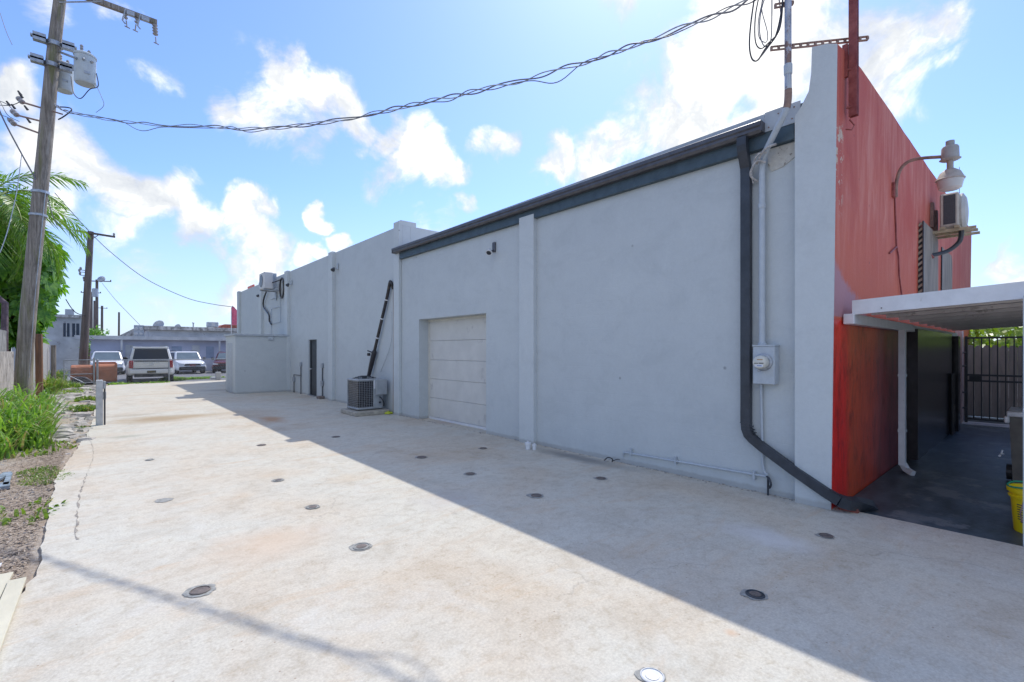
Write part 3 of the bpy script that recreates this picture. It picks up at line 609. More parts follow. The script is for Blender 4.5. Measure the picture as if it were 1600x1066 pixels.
for k in range(6): x=CX0+.06+k*.065; mb.tube([(x,CY0+.01,.18),(x,CY0+.01,.87)],.004,4)
mb.build('grille',m_galv,cn)
mb=MB()
c0=Vector((5.27,11.97,.92))
for rr in (.1,.17,.24,.30): 
    mb.tube([c0+Vector((rr*math.cos(t*.3142),rr*math.sin(t*.3142),.07-.07*(rr/.31)**2)) for t in range(21)],.006,4)
for k in range(12):
    t=k*.5236; mb.tube([c0+Vector((0,0,.07)),c0+Vector((.3*math.cos(t),.3*math.sin(t),.005))],.005,4)
mb.lathe(c0+Vector((0,0,-.0)),[(.06,0),(.06,.06),(.02,.07)],12); mb.build('fan_guard',m_down,cn)
mb=MB(); mb.box((CX0+.43,CY0-.012,.66),(CX0+.50,CY0-.005,.88)); mb.build('data_plate',m_white,cn)
mb=MB(); mb.tube(smooth_path([(5.52,CY0-.03,.44),(5.55,CY0-.12,.38),(5.60,CY0-.1,.28),(5.62,CY0-.05,.2)],5),.02,6); mb.lathe((5.52,CY0-.02,.30),[(.02,0),(.03,.02),(.02,.05)],8,(0,-1,0)); mb.build('valve',m_down,cn)
mb=MB(); mb.lathe((5.66,11.38,0),[(.02,0),(.09,.005),(.11,.02),(.08,.05),(.05,.045),(.03,.065),(.01,.06)],13)
mb.v=[(x+random.uniform(-.02,.02),y+random.uniform(-.03,.03),max(0,z+random.uniform(-.008,.012))) for x,y,z in mb.v]
tag(mb.build('rag',M('yellow_rag',(.5,.55,.05),.8,.2,20),loc=(5.66,11.38,0)),'crumpled yellow green rag beside the condenser pad','rag')
# outlets & conduits near black door
def stub_conduit(y,zt,lab,base,wide=False):
    t=thing('outlet_conduit',lab,'conduit',(WX,y,0),'conduits either side of the black door')
    m=MB(); m.tube([(WX-.03,y,0),(WX-.03,y,zt)],.018,7)
    if wide:
        m.tube([(WX-.03,y+.0,zt-.35),(WX-.03,y+.85,zt-.35),(WX-.03,y+.85,0)],.018,7)
    m.build('pipe',m_down if not wide else m_gut,t)
    m=MB(); m.box((WX-.07,y-.05,zt),(WX,y+.05,zt+.16),bev=.01)
    m.box((WX-.08,y-.06+(.85 if wide else 0),zt-.62),(WX-.001,y+.06+(.85 if wide else 0),zt-.44),bev=.01); m.each('outlet_box',m_galv,t)
    if base:
        m=MB(); m.box((WX-.18,y-.14,0),(WX-.001,y+.14,.09),bev=.01); m.build('base_block',M('brown_block',(.2,.16,.14),.9),t)
stub_conduit(xp(505,600,WX).y,1.05,'grey conduit with two outlet boxes on a block right of the black door',True)
stub_conduit(xp(470,600,WX).y-.1,1.05,'double grey conduit with an outlet box left of the black door',False,True)
# far wall mini split on brackets
ms=thing('mini_split_unit','white outdoor air conditioner hung high on the far wall above the closet','air conditioner',(5.3,21.9,4.3))
z0=yp(420,451,21.5).z; z1=yp(420,425,21.5).z; xa=yp(413,440,21.5).x; xb=yp(427,440,21.5).x
mb=MB(); mb.box((xa,21.5,z0),(xb,22.35,z1),bev=.025); cs=mb.build('casing',M('unit_white',(.62,.60,.57),.5,.06,6),ms)
mb=MB(); mb.lathe((xa-.002,22.0,(z0+z1)/2),[(.26,0),(.26,.012),(.24,.014)],24,(-1,0,0)); mb.build('fan_grille',m_gut,ms)
mb=MB(); mb.box((xb+.001,21.55,z0+.05),(xb+.14,22.3,z1-.03)); mb.build('coil',m_galv,ms)
mb=MB(); mb.box((xa,21.6,z0-.05),(WX,21.66,z0-.003)); mb.box((xa,22.2,z0-.05),(WX,22.26,z0-.003)); mb.box((WX-.05,21.6,z0-.4),(WX-.002,21.66,z0-.051)); mb.box((WX-.05,22.2,z0-.4),(WX-.002,22.26,z0-.051)); mb.each('bracket',m_galv,ms)
mb=MB(); ring=[Vector((5.72,21.15+.28*math.cos(t*.42),z0+.02+.42*math.sin(t*.42))) for t in range(16)]
mb.tube(ring,.035,8); mb.tube(smooth_path([(xb-.05,21.46,z0+.25),(5.55,21.35,z0+.3),(5.7,21.3,z0+.38)],4),.02,6); mb.build('hose_coil',m_black,ms,smooth=True)
h=[xp(417,454,5.7),xp(412,468,5.72),xp(412,480,5.74),xp(420,492,5.74),xp(421,502,5.75),xp(424,507,5.76)]
mb=MB(); mb.tube(smooth_path(h,6),.035,8); mb.build('drain_hose',m_black,ms,smooth=True)
mb=MB(); 
def wallline(pts,r_=.012,x=WX-.02): mb.tube([xp(a_,b__,x) for a_,b__ in pts],r_,6)
wallline([(438,462),(438,503),(424,507),(424,523)]); wallline([(438,479),(424,483),(424,507)]); wallline([(424,468),(447,458)]); mb.build('conduit',m_conduit,ms)
# orange sign on far corner
mb=MB(); mb.box((6.2,28.2,ZP+.02),(6.26,29.5,ZP+.34)); mb.box((6.21,28.4,ZP-.5),(6.25,28.45,ZP+.02)); mb.box((6.21,29.2,ZP-.5),(6.25,29.25,ZP+.02))
tag(mb.build('rooftop_sign',M('orange_red',(.75,.13,.06),.5),loc=(6.33,30,ZP-.5)),'small orange red sign panel standing behind the far corner of the parapet','sign')
# ------------------------------------------------------------------ red corner post, strut channel, coil
rpz=thing('steel_post','dark red steel channel post bolted to the corner of the red wall','steel post',(6.02,1.40,4.1))
mb=MB(); x0,x1,y0,y1=5.97,6.04,1.35,1.425
mb.box((x0,y0,4.13),(x0+.012,y1,6.6)); mb.box((x0+.012,y1-.01,4.13),(x1-.012,y1,6.6)); mb.box((x1-.012,y0,4.13),(x1,y1,6.6)); mb.build('channel',m_oxide,rpz)
mb=MB(); mb.box((5.955,1.43,4.55),(5.99,1.478,4.9)); mb.tube([(5.97,1.45,4.0),(5.98,1.40,3.98),(6.0,1.38,4.03),(5.99,1.42,4.1)],.008,5); mb.tube([(5.96,1.44,4.62),(5.985,1.37,4.62)],.012,6); mb.tube([(5.96,1.44,4.22),(5.985,1.37,4.22)],.012,6); mb.each('clamp_plate',m_oxide,rpz)
gpz=tag(MB().tube([(6.14,1.42,4.75),(6.14,1.42,6.6)],.018,8).build('steel_pipe',m_galv,loc=(6.14,1.42,4.75),smooth=True),'thin grey pipe standing just right of the dark red corner post','pipe')
def strut(a,b_,lab):
    a=Vector(a); b_=Vector(b_); d=(b_-a); L=d.length; d.normalize(); side=Vector((0,0,1)); w_=d.cross(side).normalized()
    mb=MB(); n=int(L/.075)
    def bar(p,q,s0,h0): 
        mb.prism([p+side*s0-w_*.012,p+side*s0+w_*.012,p+side*(s0+h0)+w_*.012,p+side*(s0+h0)-w_*.012],q-p)
    bar(a,b_,-.024,.010); bar(a,b_,.014,.010)
    for k in range(n+1):
        q=a+d*(L-.014)*k/n; bar(q,q+d*.02,-.0139,.0278)
    return tag(mb.build('strut_channel',m_rust,loc=a),lab,'strut channel','perforated strut channels on the mast')
strut((5.49,2.02,4.93),(6.17,1.30,4.98),'perforated steel strut joining the mast to the dark red post above the roof')
strut((5.49,1.98,5.37),(5.62,1.84,5.39),'short upper perforated strut clamped to the mast at the top edge')
m_wire=M('grey_cable',(.20,.20,.22),.6,.2,40)
m_bwire=M('black_cable',(.035,.035,.04),.5,.2,40)
ck=thing('cable_coil','hanging loops of black and grey cable beside the top of the service mast','cable coil',(5.50,2.15,5.6))
for j,(pp,rad,mat_) in enumerate((([(1183,-30),(1174,30),(1171,70),(1175,92),(1184,94),(1196,76),(1212,56),(1222,10),(1224,-30)],.0085,m_bwire),
      ([(1192,-30),(1181,20),(1180,62),(1188,76),(1202,66),(1218,46),(1223,5),(1222,-30)],.007,m_bwire),
      ([(1205,-30),(1190,14),(1187,50),(1194,72),(1204,64),(1206,30),(1206,-30)],.006,m_wire),
      ([(1200,-30),(1186,26),(1186,58),(1197,66),(1199,50),(1190,12),(1196,-20)],.005,m_wire),
      ([(1212,-30),(1220,20),(1216,50),(1200,74),(1186,92)],.007,m_wire))):
    mb=MB(); mb.tube(smooth_path([xp(a_,b__,5.52+.012*j) for a_,b__ in pp],6),rad,7); mb.build('loop',mat_,ck,smooth=True)
# service drop cable
A=Vector((-.8,15.75)); B=Vector((5.62,1.98))
sz=[(0,7.55),(.043,7.25),(.163,6.70),(.254,6.33),(.374,5.93),(.455,5.66),(.537,5.50),(.61,5.41),(.668,5.37),(.72,5.35),(.768,5.34),(.818,5.34),(.863,5.36),(.90,5.41),(.947,5.5),(.98,5.59),(1.0,5.68)]
cpts=[(A.x+(B.x-A.x)*s,A.y+(B.y-A.y)*s,z) for s,z in sz]
base=smooth_path(cpts,14)
sc_=thing('service_cable','twisted overhead service cable running from the wooden pole to the roof mast','cable',(2.4,8.8,5.4))
for j in range(3):
    pts=[]
    for i,p in enumerate(base):
        t=i/len(base)*2*math.pi*13+j*2.1; amp=.014+.022*abs(math.sin(i*.13+j*1.3))**2
        loose=0 if j<2 else -.05*max(0,math.sin(i*.21))**3-.08*max(0,math.sin(i*.055-.7))**8
        pts.append(p+Vector((math.cos(t)*amp*.9,math.cos(t)*amp*.4,math.sin(t)*amp+loose)))
    mb=MB(); mb.tube(pts,(.010,.008,.007)[j],6); mb.build('strand',m_wire if j!=1 else m_galv,sc_,smooth=True)
# ------------------------------------------------------------------ street-type lamp on red wall
la=thing('wall_lamp','grey bell shaped area lamp on a curved arm fixed to the red wall','lamp',(8.2,1.47,3.85))
hb=Vector((8.3,.88,0)); wz=3.72
wp=yp(1394,298,1.47)
mb=MB(); mb.tube(smooth_path([(wp.x,1.43,wp.z-.1),(wp.x,1.42,wp.z+.12),(wp.x,1.36,wp.z+.30),(wp.x,1.22,wp.z+.36),(wp.x+.02,.93,4.18)],8),.022,8); mb.build('arm',m_rust,la,smooth=True)
mb=MB(); mb.box((wp.x-.06,1.43,wp.z-.10),(wp.x+.06,1.478,wp.z+.10),bev=.01); mb.build('wall_bracket',m_oxide,la)
hx,hy=wp.x+.03,.88
mb=MB(); mb.lathe((hx,hy,4.12),[(.09,0),(.11,.012),(.092,.02),(.087,.16),(.075,.18),(.045,.185),(.045,.25),(.03,.255)],20); mb.build('ballast_housing',M('lamp_grey',(.36,.36,.34),.55,.15,10),la,smooth=True)
mb=MB(); mb.tube([(hx,hy,4.13),(hx,hy,4.0)],.035,10); mb.lathe((hx,hy,3.86),[(.145,0),(.15,.01),(.135,.03),(.105,.10),(.05,.145),(.03,.15)],22); mb.build('reflector',M('lamp_tan',(.40,.37,.33),.6,.15,10),la,smooth=True)
mb=MB(); mb.lathe((hx,hy,3.735),[(.085,0),(.115,.02),(.137,.12),(.137,.124)],22); mb.build('lens',M('lamp_lens',(.50,.50,.48),.25,.05,5),la,smooth=True)
mb=MB(); mb.tube([yp(a_,b__,1.46) for a_,b__ in ((1398,310),(1400,355),(1401,385),(1404,400),(1405,430),(1409,462))],.011,6); mb.tube([yp(1401,386,1.46),yp(1390,396,1.46)],.012,6); mb.build('wire',m_oxide,la)
# shutters
def shutter(p0,p1,p2,pt,pbm,lab):
    x0=yp(p0,400,1.478).x; ypn=xp(p1,400,x0).y; x2=yp(p2,400,ypn).x
    zb=xp(p1,pbm,x0).z; zt=xp(p1,pt,x0).z
    t=thing('window_shutter',lab,'shutter',(x0,1.4,zb),'weathered shutter boxes on the red wall')
    mb=MB(); mb.prism([(x0+.03,ypn,zb),(x0+.03,ypn,zt),(x2-.12,ypn,zt),(x2,ypn,zt-.12),(x2,ypn,zb)],(0,.02,0)); mb.build('board',M('weathered_ply',(.30,.26,.215),.85,.35,5,.3,40,stretch=(1,1,.3),col2=(.19,.165,.14)),t)
    mb=MB(); n=13
    for k in range(n):
        z=zb+(zt-zb)*k/n; hh=(zt-zb)/n
        mb.prism([(x0,1.476,z),(x0,1.476,z+hh*.45),(x0,ypn+.01,z+hh*.95),(x0,ypn+.01,z+hh*.5)],(.03,0,0))
    mb.build('louvre',M('louvre_pale',(.40,.37,.28),.7,.2,12,col2=(.25,.22,.15)),t)
    mb=MB(); mb.box((x0+.04,ypn+.021,zb),(x2-.02,1.477,zt-.13)); mb.box((x0-.012,ypn-.004,zb),(x0+.029,ypn+.012,zt)); mb.build('dark_frame',m_door,t)
shutter(1434,1443,1466,345,459,'larger grey brown shutter box with louvred edge, nearer the lamp')
shutter(1469.5,1472,1488,386,455,'smaller grey brown shutter box below the wall mounted air conditioner')
mb=MB(); a_=yp(1455,325,1.45); mb.box((a_.x,1.42,a_.z-.35),(a_.x+.12,1.477,a_.z+.1)); mb.box((a_.x+.25,1.40,a_.z-.38),(a_.x+.38,1.477,a_.z+.0)); tag(mb.build('wall_box',m_rust,loc=(a_.x,1.45,a_.z-.3)),'narrow rusty boxes on the red wall left of the air conditioner','electrical box')
# AC on red wall
ac=thing('wall_air_conditioner','beige air conditioner with dark coil sitting on timber brackets high on the red wall','air conditioner',(11.3,1.2,3.7))
ax0=11.2; ya=xp(1468,350,ax0).y; yb=xp(1498,350,ax0).y; zb=xp(1480,355,ax0).z; zt=xp(1480,302,ax0).z
mb=MB(); mb.box((ax0,yb,zb),(ax0+.75,ya,zt),bev=.02); mb.build('casing',M('ac_beige',(.48,.43,.36),.6,.1,6),ac)
mb=MB(); mb.box((ax0-.008,yb+.04,zb+.05),(ax0-.001,ya-.05,zt-.04)); mb.build('coil',M('coil_dark',(.05,.05,.055),.5,.2,60),ac)
mb=MB(); mb.lathe((ax0+.36,yb-.0,(zb+zt)/2),[(.33,0),(.33,.03),(.25,.07),(.12,.085)],24,(0,-1,0)); mb.build('fan_guard',M('ac_guard',(.42,.40,.36),.5),ac)
mb=MB()
for q in (0,.28,.6): mb.box((ax0-.06+q,yb-.22,zb-.09),(ax0+.0+q,1.475,zb-.05))
mb.box((ax0-.1,yb-.02,zb-.048),(ax0+.75,yb+.05,zb-.004)); mb.box((ax0-.1,ya-.08,zb-.048),(ax0+.75,ya-.01,zb-.004)); mb.build('timber_bracket',M('raw_timber',(.42,.34,.22),.8,.2,12),ac)
mb=MB(); mb.tube(smooth_path([(ax0+.1,1.05,zb-.06),(ax0+.15,1.08,zb-.25),(ax0+.1,1.22,zb-.40),(ax0-.1,1.40,zb-.48),(ax0-.15,1.46,zb-.5)],6),.036,8); mb.build('duct',m_down,ac,smooth=True)
mb=MB(); mb.tube([(ax0+.3,yb+.02,zt),(ax0+.3,yb+.02,zt+.5)],.005,5); mb.build('antenna',m_galv,ac)
mb=MB(); mb.tube([(10.75,1.45,2.2),(10.75,1.45,3.3),(10.9,1.45,3.36),(11.1,1.4,3.3)],.025,7); mb.tube([(10.9,1.45,2.2),(10.9,1.45,3.2)],.018,7); tag(mb.build('wall_pipe',m_oxide,loc=(10.8,1.45,2.2)),'dark red pipes rising between the two shutter boards','pipe')
# ------------------------------------------------------------------ canopy
cz=lambda y:2.03+(1.4-y)*.055
cn2=thing('alley_canopy','white ribbed metal canopy roofing the dark alley beside the red wall','canopy',(6,.3,2))
mb=MB(); YE=-3.2
mb.prism([(6.0,1.40,cz(1.4)),(6.0,YE,cz(YE)),(6.0,YE,cz(YE)+.15),(6.0,1.40,cz(1.4)+.15)],(.05,0,0)); mb.build('fascia',m_white,cn2)
mb=MB(); nx=44; L=8.2
for k in range(nx):
    x=6.052+L*k/nx; wd=L/nx; z=.10 if k%2 else .085
    mb.prism([(x,1.40,cz(1.4)+z-.02),(x,YE,cz(YE)+z-.02),(x,YE,cz(YE)+z),(x,1.40,cz(1.4)+z)],(wd-.001,0,0))
    if k%4==0: mb.prism([(x,1.40,cz(1.4)+z-.05),(x,YE,cz(YE)+z-.05),(x,YE,cz(YE)+z-.021),(x,1.40,cz(1.4)+z-.021)],(.02,0,0))
mb.build('roof_panel',M('panel_underside',(.66,.655,.63),.5,.1,4,dirt=(.35,.33,.3),dscale=3,dcut=.6),cn2)
mb=MB(); mb.box((5.97,1.375,1.93),(9.2,1.475,2.04),bev=.008); mb.box((9.2,1.385,1.94),(14.2,1.475,2.03)); mb.build('wall_gutter',m_white,cn2)
ds2=MB(); ds2.box((8.15,1.31,.1),(8.24,1.38,1.935)); ds2.tube([(8.2,1.34,.12),(8.18,1.30,.05),(8.12,1.22,.02)],.045,4); d2=ds2.build('downspout',m_white,cn2)
mb=MB(); 
for z in (.55,1.3): mb.box((8.143,1.303,z),(8.247,1.386,z+.03))
mb.each('strap',m_white,d2)
mb=MB(); py=xp(1598.5,600,5.93).y
mb.box((5.91,py-.06,-.01),(5.97,py,cz(py)+.02)); mb.build('post',m_conduit,cn2)
mb=MB(); mb.box((10.6,YE+.05,-.01),(10.66,YE+.11,cz(YE)+.02)); mb.box((6.2,YE+.05,-.01),(6.26,YE+.11,cz(YE)+.02)); mb.box((14.0,YE+.05,-.01),(14.06,YE+.11,cz(YE)+.02)); mb.each('post',m_conduit,cn2)
mb=MB()
for x,y in ((5.998,.1),(5.998,1.15),(5.998,-.8)): mb.lathe((x,y,cz(y)+.04),[(.006,0),(.006,.006)],6,(-1,0,0))
mb.each('screw',m_door,cn2)
# gate
GX=14.85
gt=thing('metal_gate','black metal bar gate closing the far end of the covered alley','gate',(GX,.5,0))
zt_=xp(1550,527,GX).z; zb_=xp(1500,658,GX).z+.05
mb=MB()
y1_=1.33; y0_=-1.2
mb.box((GX,y1_-.05,0),(GX+.05,y1_,zt_+.03)); mb.box((GX,y0_,0),(GX+.05,y0_+.05,zt_+.03)); mb.box((GX+.002,y0_+.05,zt_-.03),(GX+.04,y1_-.05,zt_+.01)); mb.box((GX+.002,y0_+.05,zb_),(GX+.04,y1_-.05,zb_+.04))
for z in (.95,1.08): mb.box((GX+.002,y0_+.05,z),(GX+.04,y1_-.05,z+.04))
fr=mb.build('frame',m_door,gt)
mb=MB(); y=y1_-.15
while y>y0_+.06: mb.box((GX+.01,y-.01,zb_+.04),(GX+.03,y+.01,zt_-.03)); y-=.125
mb.build('bars',m_door,gt)
mb=MB(); mb.box((GX-.04,y1_-.28,.99),(GX,y1_-.08,1.08)); mb.build('lock',m_door,gt)
mb=MB()
for z in (.35,.7,1.3,1.6): mb.tube([(GX-.01,y1_-.02,z),(GX-.05,1.40,z)],.02,6)
mb.each('hinge',m_door,gt)
struct(sheet('gate_threshold',[(14.5,-1.3),(15.1,-1.3),(15.1,1.36),(14.5,1.36)],.02,M('pale_curb',(.45,.46,.48),.8),.03))
# black pipes on black wall
mb=MB(); mb.tube([(12.6,1.31,0),(12.6,1.31,1.2)],.03,8); mb.tube([(12.8,1.31,0),(12.8,1.31,1.2)],.03,8); tag(mb.build('black_pipe',m_black,loc=(12.6,1.31,0)),'pair of short black pipes against the black alley wall','pipe')
mb=MB(); mb.box((13.65,1.36,.02),(13.73,1.45,1.9)); mb.tube([(13.69,1.40,.06),(13.66,1.33,.02)],.04,4); tag(mb.build('drain_pipe',m_conduit,loc=(13.7,1.4,0)),'dull grey drain pipe beside the alley gate hinges','pipe')
# picket fence beyond gate; unseen side fence added to shade the alley
m_pick=M('weathered_picket',(.30,.265,.235),.85,.3,7,.4,60,stretch=(1,1,.2),col2=(.2,.185,.17))
pf=thing('picket_fence','weathered dog ear picket fence standing behind the black alley gate','fence',(16.6,0,0))
mb=MB(); y=1.6
while y>-3.4:
    h=1.78+random.uniform(-.015,.015); mb.prism([(16.6,y,0),(16.6,y-.146,0),(16.6,y-.146,h-.06),(16.6,y-.10,h),(16.6,y-.035,h),(16.6,y,h-.06)],(.018,0,0)); y-=.148
mb.build('pickets',m_pick,pf)
mb=MB(); mb.box((16.62,-3.4,.4),(16.66,1.6,.49)); mb.box((16.62,-3.4,1.3),(16.66,1.6,1.39)); mb.each('rail',m_pick,pf)
sf=thing('added_shade_fence','unseen board fence added to darken the open side of the alley','fence',(11,-3.4,0))
mb=MB(); x=6.2
while x<16.5: mb.box((x,-3.42,0),(x+.14,-3.4,1.9)); x+=.148
mb.build('pickets',m_pick,sf)
mb=MB(); mb.box((6.2,-3.46,.4),(16.5,-3.425,.5)); mb.box((6.2,-3.46,1.4),(16.5,-3.425,1.5)); mb.each('rail',m_pick,sf)
# trash bin and bucket at the edge of the frame
tb=thing('trash_bin','grey brown wheeled bin with open lid in the alley behind the yellow bucket','trash bin',(8.4,.25,0))
mb=MB(); mb.prism([(8.28,.34,.02),(8.28,-.12,.02),(8.85,-.12,.02),(8.85,.34,.02)],(0,0,.02)); 
mb.quadv([(8.30,.32,.04),(8.30,-.10,.04),(8.83,-.10,.04),(8.83,.32,.04),(8.24,.35,.86),(8.24,-.16,.86),(8.9,-.16,.86),(8.9,.35,.86)],[(0,1,5,4),(1,2,6,5),(2,3,7,6),(3,0,4,7)])
mb.build('body',M('bin_brown',(.11,.10,.085),.6,.2,6),tb)
mb=MB(); mb.box((8.20,-.2,.86),(8.94,.37,.92),bev=.01); mb.box((8.2,.345,.78),(8.30,.39,.86),bev=.01); mb.build('lid',M('bin_lid',(.6,.6,.6),.6,.2,9),tb)
mb=MB(); 
mb.lathe((8.78,.345,.1),[(.1,0),(.1,.05)],16,(0,1,0)); mb.lathe((8.78,-.19,.1),[(.1,0),(.1,.05)],16,(0,1,0)); mb.each('wheel',m_door,tb)
mb=MB(); mb.tube([(8.05,.42,.40),(8.15,.41,.41),(8.24,.40,.40)],.012,6); mb.tube([(8.15,.41,.41),(8.15,.40,.46)],.008,5); tag(mb.build('tap',m_white,loc=(8.15,.41,.4)),'small pale tap pipe sticking out beside the bin','tap')
bk=gp(1580,834); bc=Vector((6.42,.115,-.012))
bu=thing('bucket','yellow plastic bucket with green rim cord and printed label beside the post','bucket',bc)
mb=MB(); mb.lathe(bc,[(.125,0),(.13,.01),(.15,.31),(.165,.315),(.168,.33),(.155,.34),(.158,.36),(.175,.365),(.177,.40),(.165,.405),(.155,.40),(.145,.34),(.12,.02),(.02,.02)],32); mb.build('body',M('yellow_plastic',(.80,.60,.01),.35,.04,6),bu,smooth=True)
ld=(Vector((0,0,0))-bc); ld.z=0; a0=math.atan2(ld.y,ld.x)
mb=MB()
for r_i in range(8):
    z=.10+r_i*.022
    for k in range(6):
        if (r_i*7+k*3)%11==0: continue
        a1=a0-.80+k*.14; rr=.13+(z-.01)/.30*.02+.0015
        p0=bc+Vector((math.cos(a1)*rr,math.sin(a1)*rr,z)); p1=bc+Vector((math.cos(a1+.14)*rr,math.sin(a1+.14)*rr,z)); mb.quad(p0,p1,p1+Vector((0,0,.009)),p0+Vector((0,0,.009)))
mb.build('label_print',m_door,bu)
mb=MB(); mb.tube([bc+Vector((.17*math.cos(t*.39),.17*math.sin(t*.39),.415+.01*math.sin(t))) for t in range(17)],.008,6); mb.build('green_cord',M('green_cord',(.02,.28,.15),.6),bu)
mb=MB(); mb.tube([bc+Vector((-.168,.06,.3)),bc+Vector((-.185,.08,.2)),bc+Vector((-.165,.07,.12))],.006,5); mb.build('handle',m_rust,bu)
# foliage beyond the picket fence
m_leaf=None
def leafmat(name,c1,c2,tr=.35):
    m,nt,b=newmat(name); co=coords(nt); oi=noise(nt,co,5,4,.7)
    c=ramp(nt,oi,[(.35,c2),(.65,c1)]); nt.links.new(c,b.inputs['Base Color']); b.inputs['Roughness'].default_value=.42
    t=nt.nodes.new('ShaderNodeBsdfTranslucent'); nt.links.new(mixc(nt,1.,c,(1.5,1.7,.7),'MULTIPLY'),t.inputs[0])
    mx=nt.nodes.new('ShaderNodeMixShader'); mx.inputs[0].default_value=tr; nt.links.new(b.outputs[0],mx.inputs[1]); nt.links.new(t.outputs[0],mx.inputs[2])
    nt.links.new(mx.outputs[0],nt.nodes['Material Output'].inputs[0]); return m
m_leafA=leafmat('broad_leaf',(.23,.44,.045),(.05,.17,.02)); m_leafP=leafmat('palm_leaf',(.22,.35,.05),(.06,.15,.025))
m_grass=leafmat('grass_blade',(.30,.45,.10),(.10,.23,.035),.4); m_weed=leafmat('weed',(.24,.34,.06),(.11,.19,.03)); m_yel=leafmat('yellow_leaf',(.35,.42,.06),(.16,.26,.04),.4)
m_bark=M('bark',(.16,.12,.09),.9,.3,9,.8,20,stretch=(1,1,.3))
mb=MB()
for k in range(4500):
    p=Vector((random.uniform(17.3,20.5),random.uniform(-4,2.2),random.uniform(1.0,2.6)**1)); d=Vector((random.gauss(0,1),random.gauss(0,1),random.gauss(0,.7))).normalized()*.2; e=d.orthogonal().normalized()*.08
    mb.quad(p,p+d*.5+e,p+d,p+d*.5-e)
tag(mb.build('hedge',m_yel,loc=(19,-1,0)),'sunlit yellow green bushes seen over the picket fence','hedge',kind='stuff')
# ------------------------------------------------------------------ round floor caps
m_cap=M('iron_cap',(.10,.085,.075),.6,.4,30,.4,60,col2=(.19,.15,.13)); m_capg=M('grey_grout',(.30,.30,.28),.9,.25,25,.4,50); m_capb=M('bright_cap',(.62,.63,.63),.4,.1,20)
capd=[(313,924,.062,.115,'d','dark round floor cap on the cable shadow at the left foreground'),
(565,855,.07,.105,'g','grey ringed floor cap in sunlit concrete, left of centre foreground'),
(489,793,.065,.09,'g','grey ringed floor cap in the middle of the sunlit row of three'),
(435,751,.06,.09,'g','grey ringed floor cap farthest of the sunlit row of three'),
(257,782,.0,.10,'p','filled floor cap patch near the left edge of the slab'),
(234,719,.05,.07,'p','small grey patched cap far left on the sunlit slab'),
(409,696,.07,.09,'d','dark floor cap in sun just left of the step in the shadow edge'),
(525,683,.07,.1,'d','dark floor cap in shade in front of the condenser'),
(659,715,.075,.11,'d','dark floor cap in shade in front of the garage door left side'),
(735,741,.06,.1,'d','dark floor cap in shade close to the shadow edge below the garage door'),
(755,701,.06,.09,'d','small dark floor cap nearest the garage door right corner'),
(838,775,.06,.11,'d','dark floor cap in shade right of centre, near the white clean-outs'),
(939,748,.06,.1,'d','dark floor cap in shade nearest the curled cable stub'),
(1291,838,.055,.085,'d','dark brown floor cap closest to the red corner'),
(1180,930,.06,.095,'g2','dark grey ringed floor cap in shade at the right foreground'),
(1019,1058,.06,.085,'b','bright metal floor cap at the bottom edge of the photo')]
for (px,py,r1,r2,kd,lab) in capd:
    p=gp(px,py); t=thing('floor_cap',lab,'floor cap',(p.x,p.y,0),'round floor caps set in the slab')
    mb=MB(); n=26; ring=[]
    for k in range(n):
        a=k/n*6.283; rr=r2*(1+random.uniform(-.1,.12)+(.25*max(0,math.cos(a-2.2))**6)); ring.append((p.x+rr*.8*math.cos(a),p.y+rr*.8*math.sin(a),.004))
    mb.quadv(ring,[list(range(n))]); mb.build('grout_ring',m_capg,t)
    if r1:
        mb=MB(); prof=[(r1,.0045),(r1,.009),(r1*.88,.012),(r1*.85,.007),(r1*.55,.007)]
        mb.lathe((p.x,p.y,0),prof,24); mb.build('lid',{'d':m_cap,'g':m_capg,'g2':m_down,'p':m_capg,'b':m_capb}[kd],t,smooth=False)
        if kd in('g','g2','b'):
            mb=MB(); mb.lathe((p.x,p.y,0),[(r1*.6,.0075),(r1*.6,.010),(r1*.4,.0105)],20); mb.build('plug',m_cap if kd!='b' else m_capb,t)
# ------------------------------------------------------------------ main utility pole
def woodmat():
    m,nt,b=newmat('pole_wood'); co=coords(nt,(1,1,.06)); n=noise(nt,co,26,6,.75,.3); n2=noise(nt,coords(nt),1.3,5,.6)
    c=ramp(nt,n,[(.32,(.13,.11,.09)),(.5,(.31,.27,.225)),(.68,(.48,.43,.37))]); c=mixc(nt,.6,c,ramp(nt,n2,[(.35,(.55,.52,.5)),(.65,(1.1,1.08,1.05))]),'MULTIPLY')
    g=noise(nt,coords(nt,(3,3,.25)),2.2,5,.6); c=mixc(nt,ramp(nt,g,[(.56,(0,0,0)),(.66,(.7,.7,.7))]),c,(.16,.16,.05))
    nt.links.new(c,b.inputs['Base Color']); b.inputs['Roughness'].default_value=.9
    bn=nt.nodes.new('ShaderNodeBump'); bn.inputs['Strength'].default_value=.9; bn.inputs['Distance'].default_value=.02; nt.links.new(n,bn.inputs['Height']); nt.links.new(bn.outputs[0],b.inputs['Normal']); return m
m_pole=woodmat()
m_pole2=M('dark_pole_wood',(.15,.12,.105),.9,.3,9,.5,30,stretch=(1,1,.1))
pb=Vector((-1.35,16.28,-.03)); DP=pb.x*F2[0]+pb.y*F2[1]
def onpole(px,py,off=0):
    a=(px-800)/FPX; q=(DP+off); return Vector((F2[0]*q+a*R2[0]*q,F2[1]*q+a*R2[1]*q,HC+(HY-py)/FPX*q))
up=thing('utility_pole','tall weathered wooden utility pole leaning right beside the left verge','utility pole',pb)
pl=[pb,onpole(36.5,600),onpole(45,480),onpole(70,230),onpole(82.5,93),onpole(93.5,0),onpole(99,-55)]
mb=MB(); mb.tube(smooth_path(pl,4),[.175-.075*i/24 for i in range(25)],20); mb.build('shaft',m_pole,up,smooth=True)
